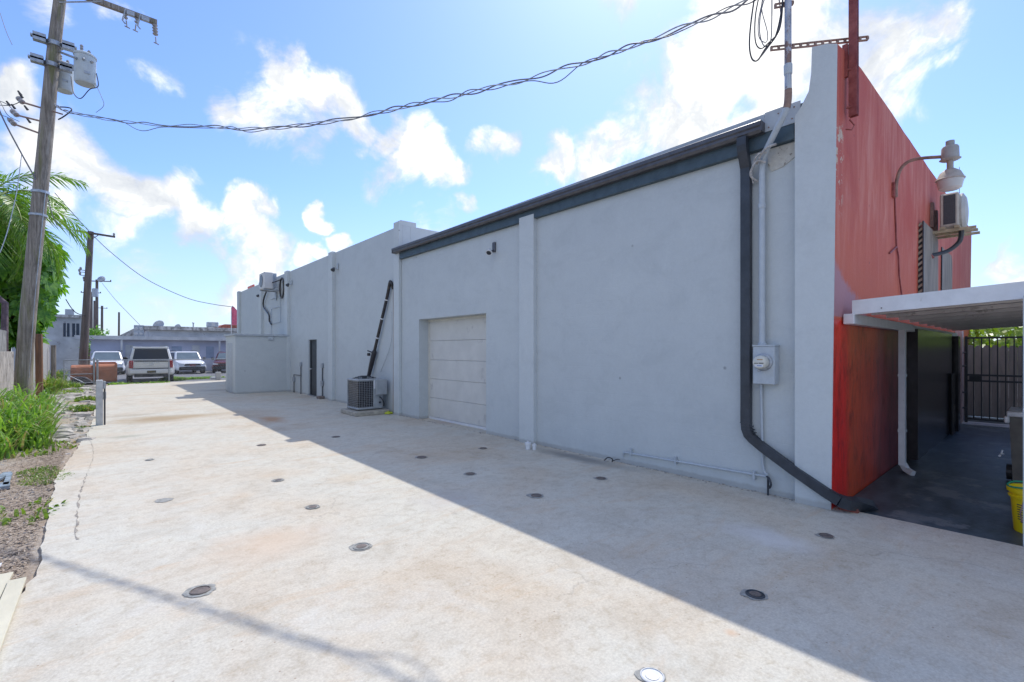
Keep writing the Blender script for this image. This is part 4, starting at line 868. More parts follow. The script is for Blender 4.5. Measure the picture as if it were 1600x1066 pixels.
def pc(py): # pole centre at image height py
    xs=[(600,36.5),(480,45),(230,70),(93,82.5),(0,93.5),(-55,99)]
    for (a_,b__),(c,d) in zip(xs[:-1],xs[1:]):
        if py<=a_ and py>=c: return onpole(b__+(d-b__)*(a_-py)/(a_-c),py)
mb=MB(); q=pc(-15); 
mb.prism([q+Vector((-.9,-.16,-.06)),q+Vector((-.9,-.04-.02,-.06)),q+Vector((-.9,-.06,.06)),q+Vector((-.9,-.16,.06))],(2.75,0,0))
xa_=mb.build('crossarm',m_pole,up)
mb=MB(); mb.tube([pc(8)+Vector((0,-.12,0)),q+Vector((.75,-.17,0))],.016,6); mb.build('brace',m_galv,up)
arm_end=q+Vector((1.85,-.11,0))
m_porc=M('porcelain',(.34,.32,.31),.3,.1,10)
def discs(mb,p,ax,n,r_=.06,sp=.08):
    ax=Vector(ax).normalized()
    for k in range(n): mb.lathe(Vector(p)+ax*k*sp,[(.02,0),(r_,.015),(r_*.9,.03),(.022,.055)],12,ax)
for dx,n,tl in ((-.05,4,(0.05,-.1,-1)),(-.42,2,(-.1,0,-1)),(-.65,2,(.1,-.1,-1))):
    mb=MB(); p=arm_end+Vector((dx,-.02,-.08)); discs(mb,p,tl,n,.065 if n==4 else .045); 
    ax=Vector(tl).normalized(); e=p+ax*n*.085; mb.tube([e,e+ax*.16],.014,6); mb.tube([e+ax*.16+Vector((-.05,0,0)),e+ax*.18+Vector((.06,0,0))],.014,6); mb.build('insulator',m_porc,up,smooth=True)
for dx in (-.25,-.55):
    mb=MB(); p=arm_end+Vector((dx,-.06,-.04)); mb.box(p+Vector((-.08,-.05,-.06)),p+Vector((.08,.03,.05))); mb.tube([p+Vector((-.1,-.04,.05)),p+Vector((-.16,-.06,-.28)),p+Vector((-.1,-.05,-.34))],.018,6); mb.build('fuse_cutout',m_galv,up)
# transformer brackets and cans
for py in (70,103):
    q=pc(py); mb=MB(); mb.tube([q+Vector((0,0,-.05)),q+Vector((0,0,.05))],.155,14)
    for s in (-1,1):
        mb.box(q+Vector((s*.14,-.2,-.09)),q+Vector((s*.36,-.06,.09))); mb.box(q+Vector((s*.14,-.2,-.02)),q+Vector((s*.40,-.08,.02)))
    mb.build('bracket',m_galv,up)
    # camera-facing flange
m_tr=M('transformer_grey',(.50,.54,.54),.45,.08,7,dirt=(.32,.27,.22),dscale=12,dcut=.7)
def can(p,r_,h,lab):
    t=thing('transformer',lab,'transformer',(p.x,p.y,p.z),'transformer cans on the leaning wooden pole')
    mb=MB(); mb.lathe(p,[(r_*.9,0),(r_*.95,.02),(r_,.04),(r_,h-.05),(r_*1.07,h-.045),(r_*1.07,h-.01),(r_*.9,h+.02),(r_*.3,h+.05)],26); mb.build('tank',m_tr,t,smooth=True)
    mb=MB(); 
    for dx,dy,n in ((-.06,0,4),(.07,-.03,2)): discs(mb,p+Vector((dx,dy,h+.02)),(0,0,1),n,.035,.05)
    mb.build('bushing',m_porc,t)
    mb=MB()
    for a in (3.9,4.6,5.3): mb.lathe(p+Vector((math.cos(a)*r_,math.sin(a)*r_,h*.72)),[(.03,0),(.03,.04),(.012,.07)],8,(math.cos(a),math.sin(a),0))
    for a in (4.9,): mb.box(p+Vector((math.cos(a)*r_-.05,math.sin(a)*r_-.02,.18)),p+Vector((math.cos(a)*r_+.05,math.sin(a)*r_+.02,.23)))
    mb.each('terminal',m_galv,t); return t
p1=onpole(133,132,-.25); can(p1,.20,.68,'pale grey transformer can standing clear to the right of the pole')
p2=onpole(100,143,.35); can(p2,.18,.66,'pale grey transformer can half hidden behind the pole')
mb=MB(); q=pc(95); mb.tube([q+Vector((.1,-.05,0)),p1+Vector((-.15,0,.35))],.03,6); mb.tube([pc(80)+Vector((.1,-.05,0)),p1+Vector((-.15,0,.55))],.03,6); mb.build('transformer_arm',m_galv,up)
# secondary racks
for (yy,xe) in ((160,35),(180,26),(200,22)):
    q=pc(yy+12); e=onpole(xe,yy-(0 if yy<200 else 6),.1); mb=MB(); mb.tube([q,e],.022,7); 
    ax=(e-q).normalized(); mb.tube([q,q-ax*.42],.018,7) if yy==160 else None
    mb.build('rack_arm',m_rust,up)
    mb=MB(); mb.lathe(e,[(.03,-.02),(.06,.0),(.06,.05),(.03,.075),(.06,.10),(.06,.15),(.03,.17)],12,(ax+Vector((0,0,.6))).normalized() if True else ax); mb.build('insulator',m_porc,up,smooth=True)
q=pc(392-80); mb=MB()
mb.tube([pc(300)+Vector((0,0,-.04)),pc(300)+Vector((0,0,.02))],.165,14)
mb.tube([pc(335)+Vector((0,0,-.05)),pc(335)+Vector((0,0,.0))],.168,14); mb.each('guy_band',m_galv,up)
mb=MB(); gd_=[pc(yy)+Vector((.10,-.15,0)) for yy in (302,340,400,470,540,590)]; mb.tube(gd_,.008,5); mb.build('ground_wire',m_galv,up)
# wires
def wire(lab,pts,r_=.01,mat_=None,n=8,grp='overhead wires around the leaning pole'):
    mb=MB(); mb.tube(smooth_path(pts,n),r_,6); return tag(mb.build('overhead_wire',mat_ or m_wire,loc=Vector(pts[0]),smooth=True),lab,'wire',grp)
e1=onpole(66,298); wire('taut dark guy wire from the top left to the leaning pole band',[onpole(-40,80,-1.5),onpole(0,175,-.9),onpole(28,230,-.5),e1],.016)
wire('pale thin line hanging from the palm fronds across the left margin',[onpole(34,240,1.0),onpole(26,300,.6),onpole(12,360,.4),onpole(0,395,.2)],.009,m_galv)
wire('drip loop wire curling under the right hand transformer can',[p1+Vector((.20,-.08,.30)),p1+Vector((.23,-.1,.0)),onpole(140,140,-.25),onpole(126,154,-.2),onpole(115,145,-.1),onpole(111,120,0)],.010,m_bwire)
wire('thin tail wire dropping from the right hand transformer can to the service cable',[p1+Vector((.18,-.1,.05)),onpole(158,150,-.3),onpole(162,165,-.3),onpole(150,176,-.3)],.006)
wire('short heavy wire joining the pole rack to the service cable',[pc(165)+Vector((.1,0,0)),onpole(105,168,0),onpole(112,172,-.05),onpole(100,182,-.1),onpole(91,187,-.1)],.014,m_bwire)
wire('thin drop wire at the far left beside the rack insulators',[onpole(-5,155,0),onpole(2,162,0),onpole(12,180,0),onpole(30,190,0)],.007,m_bwire)
wire('top rack secondary wire running off the left edge',[onpole(35,157,.1),onpole(12,165,.4),onpole(-40,160,1.2)],.009,m_bwire)
wire('middle rack secondary wire running off the left edge',[onpole(26,178,.1),onpole(5,160,.6),onpole(-40,150,1.2)],.009,m_bwire)
wire('bottom rack secondary wire running off the left edge',[onpole(22,192,.1),onpole(8,182,.6),onpole(-40,170,1.2)],.009,m_bwire)
mb=MB()
for (a_,b__) in ((28,142),(30,146),(10,158),(18,163),(38,165),(42,185),(12,185),(18,190)): 
    o_=onpole(a_,b__,.1); mb.tube([o_,o_+Vector((.06,0,-.09))],[.02,.028],7)
mb.each('wire_clamp',m_bwire,up)
wire('very faint wire at the top left above the cloud',[onpole(0,20,3),onpole(10,50,2),onpole(19,70,1.5)],.008)
# ------------------------------------------------------------------ far poles
def arm_ins(mb,p): mb.lathe(p,[(.03,0),(.05,.06),(.05,.12),(.02,.16)],8)
pb2=gp(128,598); Y3=33.0
b2=thing('utility_pole','dark wooden utility pole with one long crossarm beyond the fence',"utility pole",(pb2.x,Y3,-.05),'utility poles receding behind the fence')
tp=yp(142,362,Y3); mb=MB(); mb.tube([Vector((pb2.x,Y3,-.05)),tp],[.19,.125],14); mb.build('shaft',m_pole2,b2,smooth=True)
a_=yp(117,361,Y3-.1); c=yp(180,371,Y3-.1); mb=MB(); mb.tube([Vector(a_)+Vector((0,-.1,0)),Vector(c)+Vector((0,-.1,0))],.065,4); mb.tube([tp+Vector((.05,-.1,-.4)),lerp(a_,c,.6)+Vector((0,-.1,0))],.02,5); mb.build('crossarm',m_pole2,b2)
mb=MB(); arm_ins(mb,c+Vector((-.05,-.1,.05))); 
for (u,v) in ((126,422),(125,430),(124,425),(131,437)): 
    q=yp(u,v,Y3); mb.tube([q,yp(136,v+1,Y3)],.02,5); arm_ins(mb,q)
mb.build('insulator',m_porc,b2)
def farpole(px,pt,Yd,arms,lab,r_=.13,box=None,lamp=None):
    b=yp(px,560,Yd); t=thing('utility_pole',lab,'utility pole',(b.x,Yd,-.05),'utility poles receding behind the fence')
    top=yp(px+.5,pt,Yd); mb=MB(); mb.tube([Vector((b.x,Yd,-.05)),top],[r_*1.2,r_],10); mb.build('shaft',m_pole2,t)
    for (x0_,x1_,yy,y2_) in arms:
        mb=MB(); mb.tube([yp(x0_,yy,Yd-.15),yp(x1_,y2_,Yd-.15)],.06,4)
        arm_ins(mb,yp(x0_+1,yy,Yd-.15)); arm_ins(mb,yp(x1_-1,y2_,Yd-.15)); mb.build('crossarm',m_pole2,t)
    if box: 
        q=yp(box[0],box[1],Yd-.3); mb=MB(); mb.lathe(q,[(.24,0),(.24,.75),(.15,.8)],12); mb.build('transformer',m_galv,t)
    if lamp:
        q=yp(lamp[0],lamp[1],Yd-.3); mb=MB(); mb.lathe(q,[(.1,0),(.32,.1),(.32,.22),(.15,.3)],12,(-.4,-.6,.4)); mb.build('street_light',m_galv,t)
farpole(151,437,60,[(130,174,439,440)],'dark pole carrying a round lamp and small grey transformer, second along',.11,box=(148.5,464),lamp=(160,438))
farpole(142,456,75,[(126,158,457,458)],'slender dark pole just left of the lamp pole',.15)
farpole(138,468,88,[],'short dark pole seen close behind the fence pole',.16)
farpole(159,478,100,[(150,168,481,482)],'thin dark pole right of the lamp pole, reaching half its height',.15)
farpole(185.5,488,110,[],'lone thin pole standing clear over the low roofs',.14)
farpole(147,470,120,[],'faint thin pole between the lamp pole and its neighbour',.15)
wire('long sagging wire from the fence pole crossarm to the grey building',[tp+Vector((-1.2,-3,1.0)),tp+Vector((.0,-.1,-.1)),yp(180,400,33),yp(230,437,33),yp(290,465,32.5),yp(330,475,31.5),yp(366,480,30.6)],.018,m_wire,8,'far wires beyond the fence')
wire('far wire sagging from the lamp pole to the flat roofed shop',[yp(160,443,59.8),yp(180,468,56),yp(203,492,52),yp(226,516,48.4)],.02,m_wire,8,'far wires beyond the fence')
wire('wire running from the leaning pole past the tree to the fence pole',[pc(300)+Vector((.1,.1,0)),yp(90,352,22),yp(115,360,28),tp+Vector((-.3,0,-.1))],.012,m_wire,8,'far wires beyond the fence')
wire('dark wire drooping between the broadleaf tree and the fence pole',[yp(103,468,30),yp(112,482,31),yp(121,490,32),yp(133,493,32.9)],.02,m_bwire,8,'far wires beyond the fence')
# ------------------------------------------------------------------ chain-link fence
FY=30.75
xL=yp(100,560,FY).x; xP=yp(147,560,FY).x; xQ=yp(264,560,FY).x; xR=WX+.4; FH=1.18
cf=thing('chain_link_fence','galvanised chain link fence crossing the end of the concrete slab','fence',(2,FY,0))
mb=MB(); mb.tube([(xP+.12,FY,FH),(xR,FY,FH)],.021,8); mb.build('top_rail',m_galv,cf)
for x,r_ in ((xP+.12,.045),(xQ,.03),(xR-.1,.03)):
    mb=MB(); mb.tube([(x,FY,-.05),(x,FY,FH+.02)],r_,8); mb.lathe((x,FY,FH+.02),[(r_,0),(r_*.5,.04)],8); mb.build('post',m_galv,cf)
def mesh_panel(x0_,x1_,z0_,z1_,y):
    mb=MB(); s=.075; n=int((x1_-x0_+z1_-z0_)/s)
    for k in range(n):
        for sg in (1,-1):
            c=k*s
            if sg>0: pa=(x0_+max(0,c-(z1_-z0_)),z0_+min(c,z1_-z0_)); pb_=(x0_+min(c,x1_-x0_),z0_+max(0,c-(x1_-x0_)))
            else: pa=(x1_-max(0,c-(z1_-z0_)),z0_+min(c,z1_-z0_)); pb_=(x1_-min(c,x1_-x0_),z0_+max(0,c-(x1_-x0_)))
            mb.tube([(pa[0],y,pa[1]),(pb_[0],y,pb_[1])],.0014,3,caps=False)
    return mb
mesh_panel(xP+.15,xR-.1,.04,FH-.01,FY).build('wire_mesh',m_galv,cf)
cg=thing('fence_gate','narrow framed chain link gate with a diagonal brace before the orange tank','gate',(xL,FY,0))
mb=MB(); 
for a_,c in (((xL,FY,.1),(xL,FY,1.2)),((xP,FY,.1),(xP,FY,1.2)),((xL,FY,1.2),(xP,FY,1.2)),((xL,FY,.1),(xP,FY,.1)),((xL,FY,.52),(xP,FY,.52)),((xL+.1,FY,.5),(xP-.3,FY,.05))): mb.tube([a_,c],.02,8)
mb.tube([(xP,FY,-.05),(xP,FY,1.3)],.04,8); mb.build('frame',m_galv,cg)
mesh_panel(xL+.02,xP-.02,.12,1.18,FY).build('wire_mesh',m_galv,cg)
mb=MB(); mb.tube([(xL-.35,FY,-.05),(xL-.35,FY,1.9)],.09,9); tag(mb.build('fence_post',m_pole,loc=(xL-.35,FY,0)),'dark rough timber post at the left end of the chain link fence','post')
# orange tank
m_tank=M('orange_tank',(.42,.145,.065),.75,.2,3,.3,30,dirt=(.2,.09,.05),dscale=7,dcut=.62)
x0_=yp(110,580,31.7).x; x1_=yp(182,580,31.7).x; xm=(x0_+x1_)/2-.05
tk=thing('orange_tank','faded orange round topped steel tank lying behind the chain link gate','tank',((x0_+x1_)/2,32,0))
def tankseg(xa_,xb_,zt_):
    prof=[(-.42,.06),(-.45,.12),(-.45,zt_-.28),(-.40,zt_-.12),(-.28,zt_-.03),(0,zt_),(.28,zt_-.03),(.40,zt_-.12),(.45,zt_-.28),(.45,.12),(.42,.06)]
    m=MB(); m.prism([(xa_,32.15+y,z) for y,z in prof],(xb_-xa_,0,0)); return m
tankseg(x0_,xm-.03,.93).build('left_shell',m_tank,tk,bevel=.04); tankseg(xm+.03,x1_,.96).build('right_shell',m_tank,tk,bevel=.03)
mb=MB(); mb.box((xm-.03,31.75,.05),(xm+.03,32.55,.9)); mb.box((x1_-.02,31.68,.06),(x1_+.03,32.62,1.0)); mb.box((xm+.05,32.45,.9),(x1_,32.6,1.06)); mb.build('rib',m_tank,tk)
mb=MB()
for x in (x0_+.15,xm+.2,x1_-.12): mb.box((x-.06,31.8,-.05),(x+.06,32.5,.06))
mb.each('skid',m_rust,tk)
mb=MB(); q=yp(118,590,31.2)
mb.prism([(xL+.05,31.0,-.04),(xL+.35,31.0,.38),(xL+.75,31.0,.36),(xL+1.25,31.0,-.04)],(0,.5,0)); tag(mb.build('tarp_heap',M('black_tarp',(.035,.035,.045),.6,.3,9,.8,8),loc=(xL+.6,31.2,0),bevel=.06),'heap of black tarp in front of the orange tank','tarp')
# ------------------------------------------------------------------ vehicles
m_cw=M('car_white',(.74,.73,.70),.25,.02,2); m_cw2=M('car_bright_white',(.74,.75,.77),.25,.02,2); m_cr=M('car_maroon',(.10,.012,.018),.25,.05,2)
m_glass=M('car_glass',(.02,.03,.045),.06,.05,2); m_glassl=M('car_glass_light',(.16,.20,.22),.12,.1,2); m_tyre=M('tyre',(.025,.025,.027),.8,.1,5); m_rim=M('rim',(.35,.36,.37),.35,.05,5,metal=.5)
m_tl=M('tail_light',(.30,.015,.02),.25,.1,5); m_blk=M('trim_black',(.03,.03,.032),.5,.1,5); m_hl=M('headlight',(.6,.62,.64),.15,.1,10); m_chr=M('chrome',(.6,.6,.6),.2,.02,3,metal=.9); m_redt=M('badge_red',(.5,.02,.02),.4)
def shell(mb,secs):
    """loft cross-sections: each (y, halfw_bottom, halfw_top, z0, z1, crown)"""
    o=len(mb.v); n=None
    for (y,wb,wt,z0,z1,cr) in secs:
        e=.10*(z1-z0)+.02
        pr=[(-wb*.92,z0),(-wb,z0+e),(-wb*1.01,z0+(z1-z0)*.45),(-wt-(wb-wt)*.25,z1-(z1-z0)*.25),(-wt,z1-.04),(-wt*.86,z1),(-wt*.4,z1+cr),(wt*.4,z1+cr),(wt*.86,z1),(wt,z1-.04),(wt+(wb-wt)*.25,z1-(z1-z0)*.25),(wb*1.01,z0+(z1-z0)*.45),(wb,z0+e),(wb*.92,z0)]
        n=len(pr)
        for x,z in pr: mb.v.append((x,y,z))
    for i in range(len(secs)-1):
        for k in range(n):
            mb.f.append([o+i*n+k,o+i*n+(k+1)%n,o+(i+1)*n+(k+1)%n,o+(i+1)*n+k]); mb.mi.append(0)
    mb.f.append([o+k for k in range(n)]); mb.mi.append(0); q=o+(len(secs)-1)*n; mb.f.append([q+k for k in reversed(range(n))]); mb.mi.append(0)
def vehicle(name,lab,loc,rz,W,L,H,paint,front,glassm,big=True,clear=.26):
    """rear (front=False) or nose (front=True) is at local y=0, body runs to y=L"""
    t=thing(name,lab,'car',loc,'cars parked behind the chain link fence'); t.rotation_euler=(0,0,rz); ORG[t]=Vector((0,0,0))
    hw=W/2; bl=H*.60; zb=clear
    mb=MB()
    if not front:
        shell(mb,[(0.0,hw*.86,hw*.84,zb+.1,bl-.02,0),(.06,hw*.95,hw*.90,zb+.04,bl,0),(.35,hw,hw*.95,zb,bl+.01,0),(L*.7,hw,hw*.94,zb,bl,0),(L*.74,hw,hw*.92,zb,bl-.03,.02),(L*.93,hw*.97,hw*.86,zb,bl-.09,.03),(L,hw*.84,hw*.72,zb+.08,bl-.22,.02)])
    else:
        shell(mb,[(0,hw*.80,hw*.70,zb+.06,bl-.26,.02),(.10,hw*.92,hw*.80,zb,bl-.17,.03),(.4,hw*.99,hw*.86,zb,bl-.10,.04),(L*.26,hw,hw*.92,zb,bl-.02,.03),(L*.30,hw,hw*.95,zb,bl,0),(L-.35,hw,hw*.95,zb,bl+.01,0),(L-.06,hw*.95,hw*.9,zb+.04,bl,0),(L,hw*.86,hw*.84,zb+.1,bl-.05,0)])
    body=mb.build('body',paint,t,smooth=True)
    # cabin
    mb=MB()
    if not front: ys=(.10,.34,L*.58,L*.72)
    else: ys=(L*.27,L*.27+.62,L-.38,L-.10)
    wt=hw*.76; wb=hw*.92; z0=bl-.02; z1=H-.03
    V=[]
    for (y,ww,z) in ((ys[0],wb,z0),(ys[1],wt,z1),(ys[2],wt,z1),(ys[3],wb,z0)): V+=[(-ww,y,z),(ww,y,z)]
    V2=[]
    mb.quadv(V,[(0,2,4,6),(1,7,5,3),(0,1,3,2),(2,3,5,4),(4,5,7,6),(0,6,7,1)])
    cab=mb.build('cabin',paint,t,bevel=.12)
    # end glass
    mb=MB()
    def face(i,j,ix,s0,s1,out):
        (ya,za),(yb_,zb2)=i,j
        wa=wb if True else wb
        pts=[]
        for s,sx in ((s0,-1),(s0,1),(s1,1),(s1,-1)):
            ww=(wb+(wt-wb)*s)*ix; pts.append((sx*ww,ya+(yb_-ya)*s-out,za+(zb2-za)*s+.004))
        mb.quad(*pts)
    face((ys[0],z0),(ys[1],z1),.86,.08,.90,.012); mb.build('windscreen' if front else 'rear_window',glassm,t)
    mb=MB()
    for sx in (-1,1):
        for (fa,fb) in ((.05,.34),(.37,.66),(.69,.93)):
            def P_(f,s):
                y0_=ys[0]+(ys[1]-ys[0])*s; y1_=ys[3]+(ys[2]-ys[3])*s; ww=wb+(wt-wb)*s
                return (sx*(ww+.012),y0_+.12+(y1_-y0_-.24)*f,z0+(z1-z0)*s)
            mb.quad(P_(fa,.12),P_(fb,.12),P_(fb,.86),P_(fa,.86))
    mb.each('side_window',m_glass,t)
    # wheels
    wr=.38 if big else .34
    for sx in (-1,1):
        for y in (.95,L-.95):
            mb=MB(); mb.lathe((sx*(hw-.25),y,wr-.05),[(wr*.9,0),(wr,.02),(wr,.2),(wr*.9,.24)],24,(sx,0,0)); wh=mb.build('wheel',m_tyre,t)
            mb=MB(); mb.lathe((sx*(hw-.015),y,wr-.05),[(wr*.62,0),(wr*.6,.008),(wr*.15,.004)],20,(sx,0,0)); mb.build('rim',m_rim,wh)
    ex=0
    if not front:
        for sx in (-1,1):
            mb=MB(); mb.box((sx*hw*.74,-.035,bl-.36),(sx*hw*.92,.10,bl+.03),bev=.02); mb.build('tail_light',m_tl,t)
        mb=MB(); mb.box((-hw*.9,-.10,zb+.10),(hw*.9,.1,zb+.34),bev=.04); mb.build('bumper',paint,t)
        mb=MB(); mb.box((-hw*.78,-.06,zb+.345),(hw*.78,.05,zb+.385)); mb.box((-hw*.72,-.02,bl-.035),(hw*.72,.02,bl-.0)); mb.box((-hw*.7,.0,zb-.08),(hw*.7,.3,zb+.09)); mb.build('lower_trim',m_blk,t)
        mb=MB(); mb.box((-.19,-.115,zb+.14),(.19,-.10,zb+.26)); pl_=mb.build('licence_plate',m_blk,t)
        mb=MB(); 
        for k in range(5): mb.box((-.14+k*.06,-.12,zb+.175),(-.10+k*.06,-.1155,zb+.225))
        mb.build('plate_print',M('plate_ochre',(.25,.2,.04),.5),pl_)
        mb=MB(); mb.quadv([(-.36,-.037,bl-.10),(.36,-.037,bl-.10),(.36,-.037,bl-.085),(-.36,-.037,bl-.085)],[(0,1,2,3)]); mb.box((-.1,-.05,bl-.19),(.1,-.03,bl-.165)); mb.box((-.08,-.05,bl-.26),(.08,-.03,bl-.24)); mb.box((-.09,-.03,bl-.055),(.09,-.022,bl-.03)); mb.build('badge',m_chr,t)
        mb=MB(); mb.box((-wt,ys[1]-.02,H-.07),(wt,ys[1]+.10,H+.0),bev=.02); mb.build('spoiler',paint,t)
    else:
        for sx in (-1,1):
            mb=MB(); mb.prism([(sx*hw*.88,-.02,bl-.20),(sx*hw*.50,-.045,bl-.26),(sx*hw*.50,-.045,bl-.33),(sx*hw*.86,-.02,bl-.34)],(0,.16,0)); mb.build('headlight',m_hl,t)
        mb=MB(); mb.prism([(-hw*.46,-.05,bl-.25),(hw*.46,-.05,bl-.25),(hw*.54,-.05,bl-.38),(hw*.42,-.05,bl-.49),(-hw*.42,-.05,bl-.49),(-hw*.54,-.05,bl-.38)],(0,.12,0)); gr=mb.build('grille',m_blk,t)
        mb=MB(); mb.box((-hw*.86,-.06,zb+.02),(hw*.86,.1,zb+.26),bev=.05); mb.build('lower_bumper',m_blk,t)
        mb=MB(); mb.box((-hw*.88,-.055,zb+.27),(hw*.88,.1,zb+.36),bev=.03); mb.build('bumper',paint,t)
        ex=gr
    for sx in (-1,1):
        mb=MB(); yy=ys[0]+.12 if front else ys[3]-.25; mb.box((sx*(hw*.96),yy-.05,bl+.0),(sx*(hw*.96+.2),yy+.1,bl+.20),bev=.04); mb.build('mirror',m_blk,t)
    mb=MB()
    for sx in (-1,1): mb.tube([(sx*wt*.92,ys[1]+.15,H+.02),(sx*wt*.92,ys[2]-.1,H+.02)],.02,6)
    mb.each('roof_rail',m_blk if front else m_chr,t)
    return t,ex,bl
xs=(yp(199,580,31.35).x+yp(273,580,31.35).x)/2
suv,_,_=vehicle('parked_car','large pearl white sport utility vehicle parked with its rear window towards the fence',(xs,31.5,-.05),R(-1.5),2.03,5.2,1.90,m_cw,False,m_glass,clear=.38)
vehicle('parked_car','bright white car facing the camera, half hidden by the orange tank',(yp(168,570,43).x,43,-.05),0,1.95,4.8,1.68,m_cw2,True,m_glassl)
c3,gr3,bl3=vehicle('parked_car','white sport utility vehicle facing the camera with red letters on its grille',(yp(299,570,41).x+.1,41.2,-.05),R(4),1.9,4.6,1.66,m_cw2,True,m_glassl,False)
vehicle('parked_car','dark maroon car partly hidden behind the grey closet',(7.15,41.2,-.05),R(-16),1.85,4.6,1.62,m_cr,True,m_glassl,False)
tcu=bpy.data.curves.new('letters','FONT'); tcu.body='GMC'; tcu.size=.17; tcu.extrude=.006; tcu.align_x='CENTER'; tcu.align_y='CENTER'
to=bpy.data.objects.new('tmp',tcu); COL.objects.link(to); dg=bpy.context.evaluated_depsgraph_get(); me2=bpy.data.meshes.new_from_object(to.evaluated_get(dg)); bpy.data.objects.remove(to)
me2.transform(Matrix.Translation((0,-.06,bl3-.37))@Matrix.Rotation(R(90),4,'X')); me2.materials.clear(); me2.materials.append(m_redt)
lo=bpy.data.objects.new('grille_letters',me2); COL.objects.link(lo); lo.parent=gr3
# ------------------------------------------------------------------ far buildings
m_lav=M('lavender_wall',(.46,.47,.55),.8,.08,1); m_pale=M('pale_wall',(.50,.50,.49),.8,.15,1.2,dirt=(.3,.29,.28),dscale=2,dcut=.6); m_roofe=M('weathered_roof_edge',(.20,.19,.17),.9,.4,2.2,.3,20,col2=(.62,.60,.56),stretch=(1.6,1,1)); m_win=M('dark_window',(.05,.06,.09),.15)
sh=thing('shop_building','low flat roofed lavender shop with a weathered roof edge behind the parked cars','building',(4,47.5,0))
BY=47.6; x0_=yp(128,530,BY).x; x1_=12.5
mb=MB(); mb.box((x0_,BY,-.05),(x1_,BY+9,2.55)); mb.build('wall',m_lav,sh)
mb=MB(); mb.box((x0_-.4,BY-.6,2.5),(x1_,BY-.002,2.78)); mb.build('awning_roof',m_pale,sh)
xr=yp(231,515,BY+1).x
mb=MB(); mb.box((xr,BY+.9,2.78),(x1_,BY+9,3.35)); mb.build('upper_wall',m_pale,sh)
mb=MB(); mb.box((xr-.25,BY+.5,3.36),(x1_,BY+9.2,3.66)); mb.build('roof',m_roofe,sh)
for (a_,b__,lab) in ((196,208,1),(222,236,0),(250,262,1),(268,284,0),(300,312,1),(322,334,0)):
    xa_=yp(a_,560,BY).x; xb_=yp(b__,560,BY).x; mb=MB()
    if lab: mb.box((xa_,BY-.03,0),(xb_,BY-.003,2.1)); mb.build('door',m_pale,sh)
    else:
        mb.box((xa_,BY-.03,.9),(xb_,BY-.003,2.0)); mb.build('window',M('blue_grey_pane',(.28,.33,.42),.15),sh)
mb=MB()
for a_ in (190,343): x=yp(a_,560,BY-.5).x; mb.box((x-.06,BY-.55,-.05),(x+.06,BY-.43,2.5))
mb.each('post',m_pale,sh)
def dish(px,py,r_,lab):
    p=yp(px,py,BY+1.2); t=thing('satellite_dish',lab,'satellite dish',(p.x,p.y,3.66),'satellite dishes on the shop roof')
    mb=MB(); mb.tube([(p.x,p.y,3.66),(p.x,p.y,p.z)],.03,6); mb.build('mast',m_galv,t)
    mb=MB(); ax=Vector((-.5,-.75,.45)); mb.lathe(p,[(r_*.2,-.06),(r_*.7,-.03),(r_,.04),(r_*.97,.05),(r_*.6,.0)],18,ax); mb.build('reflector',m_galv,t,smooth=True)
    mb=MB(); mb.tube([p-Vector((0,0,r_*.8)),p+ax.normalized()*r_*1.0],.015,5); mb.build('feed_arm',m_galv,t)
dish(248,508,.42,'larger grey satellite dish at the left end of the shop roof'); dish(278,511,.25,'smaller dark satellite dish in the middle of the shop roof')
p=yp(332,512,BY+2); at=thing('rooftop_air_conditioner','grey rooftop air conditioner on a stand above the shop','air conditioner',(p.x,BY+2,3.66))
mb=MB(); mb.box((p.x-.42,BY+1.7,3.75),(p.x+.42,BY+2.4,4.2),bev=.03); mb.build('casing',m_galv,at)
mb=MB(); mb.box((p.x-.12,BY+1.69,3.8),(p.x+.14,BY+1.698,4.1)); mb.build('panel',m_pale,at)
mb=MB()
for sx in (-.35,.35): mb.box((p.x+sx-.03,BY+1.8,3.64),(p.x+sx+.03,BY+2.3,3.75))
mb.each('stand',m_galv,at)
p=yp(302,505,BY+1.2); mb=MB(); mb.tube([(p.x,p.y,3.66),(p.x,p.y,4.0)],.05,7); mb.lathe((p.x,p.y,4.0),[(.09,0),(.09,.06),(.03,.1)],8); tag(mb.build('vent_pipe',m_galv,loc=(p.x,p.y,3.66)),'short vent pipe on the shop roof between the dishes and the air conditioner','vent')
p=yp(216,512,BY-1); mb=MB(); mb.lathe((yp(224,525,BY-1.7).x,BY-1.7,2.95),[(.05,0),(.05,.02)],8); 
mt=thing('meter_cluster','cluster of grey electric meters at the left corner of the shop roof wall','electric meter',(xr-.5,BY+.8,2.78))
mb=MB(); mb.box((xr-.9,BY+.7,2.79),(xr-.26,BY+.9,3.7),bev=.02); mb.build('cabinet',m_galv,mt)
mb=MB()
for zx,zz in ((-.75,3.0),(-.45,3.0),(-.75,3.4),(-.45,3.4)): mb.lathe((xr+zx,BY+.7,zz),[(.12,0),(.12,.06),(.08,.09)],14,(0,-1,0))
mb.each('meter_dial',m_pale,mt)
# red tiled roof peeking behind
tr=thing('tiled_roof_house','house with a reddish tiled roof showing behind the shop roof','house',(12,58,0))
mb=MB(); mb.box((8.8,58,-.05),(14,62,3.7)); mb.build('wall',m_pale,tr)
mb=MB(); mb.prism([(8.6,57.8,3.7),(14.2,57.8,3.7),(12.6,57.8,4.45),(10,57.8,4.45)],(0,4.4,0)); mb.build('roof',M('terracotta',(.38,.12,.08),.8,.3,4,.4,12),tr)
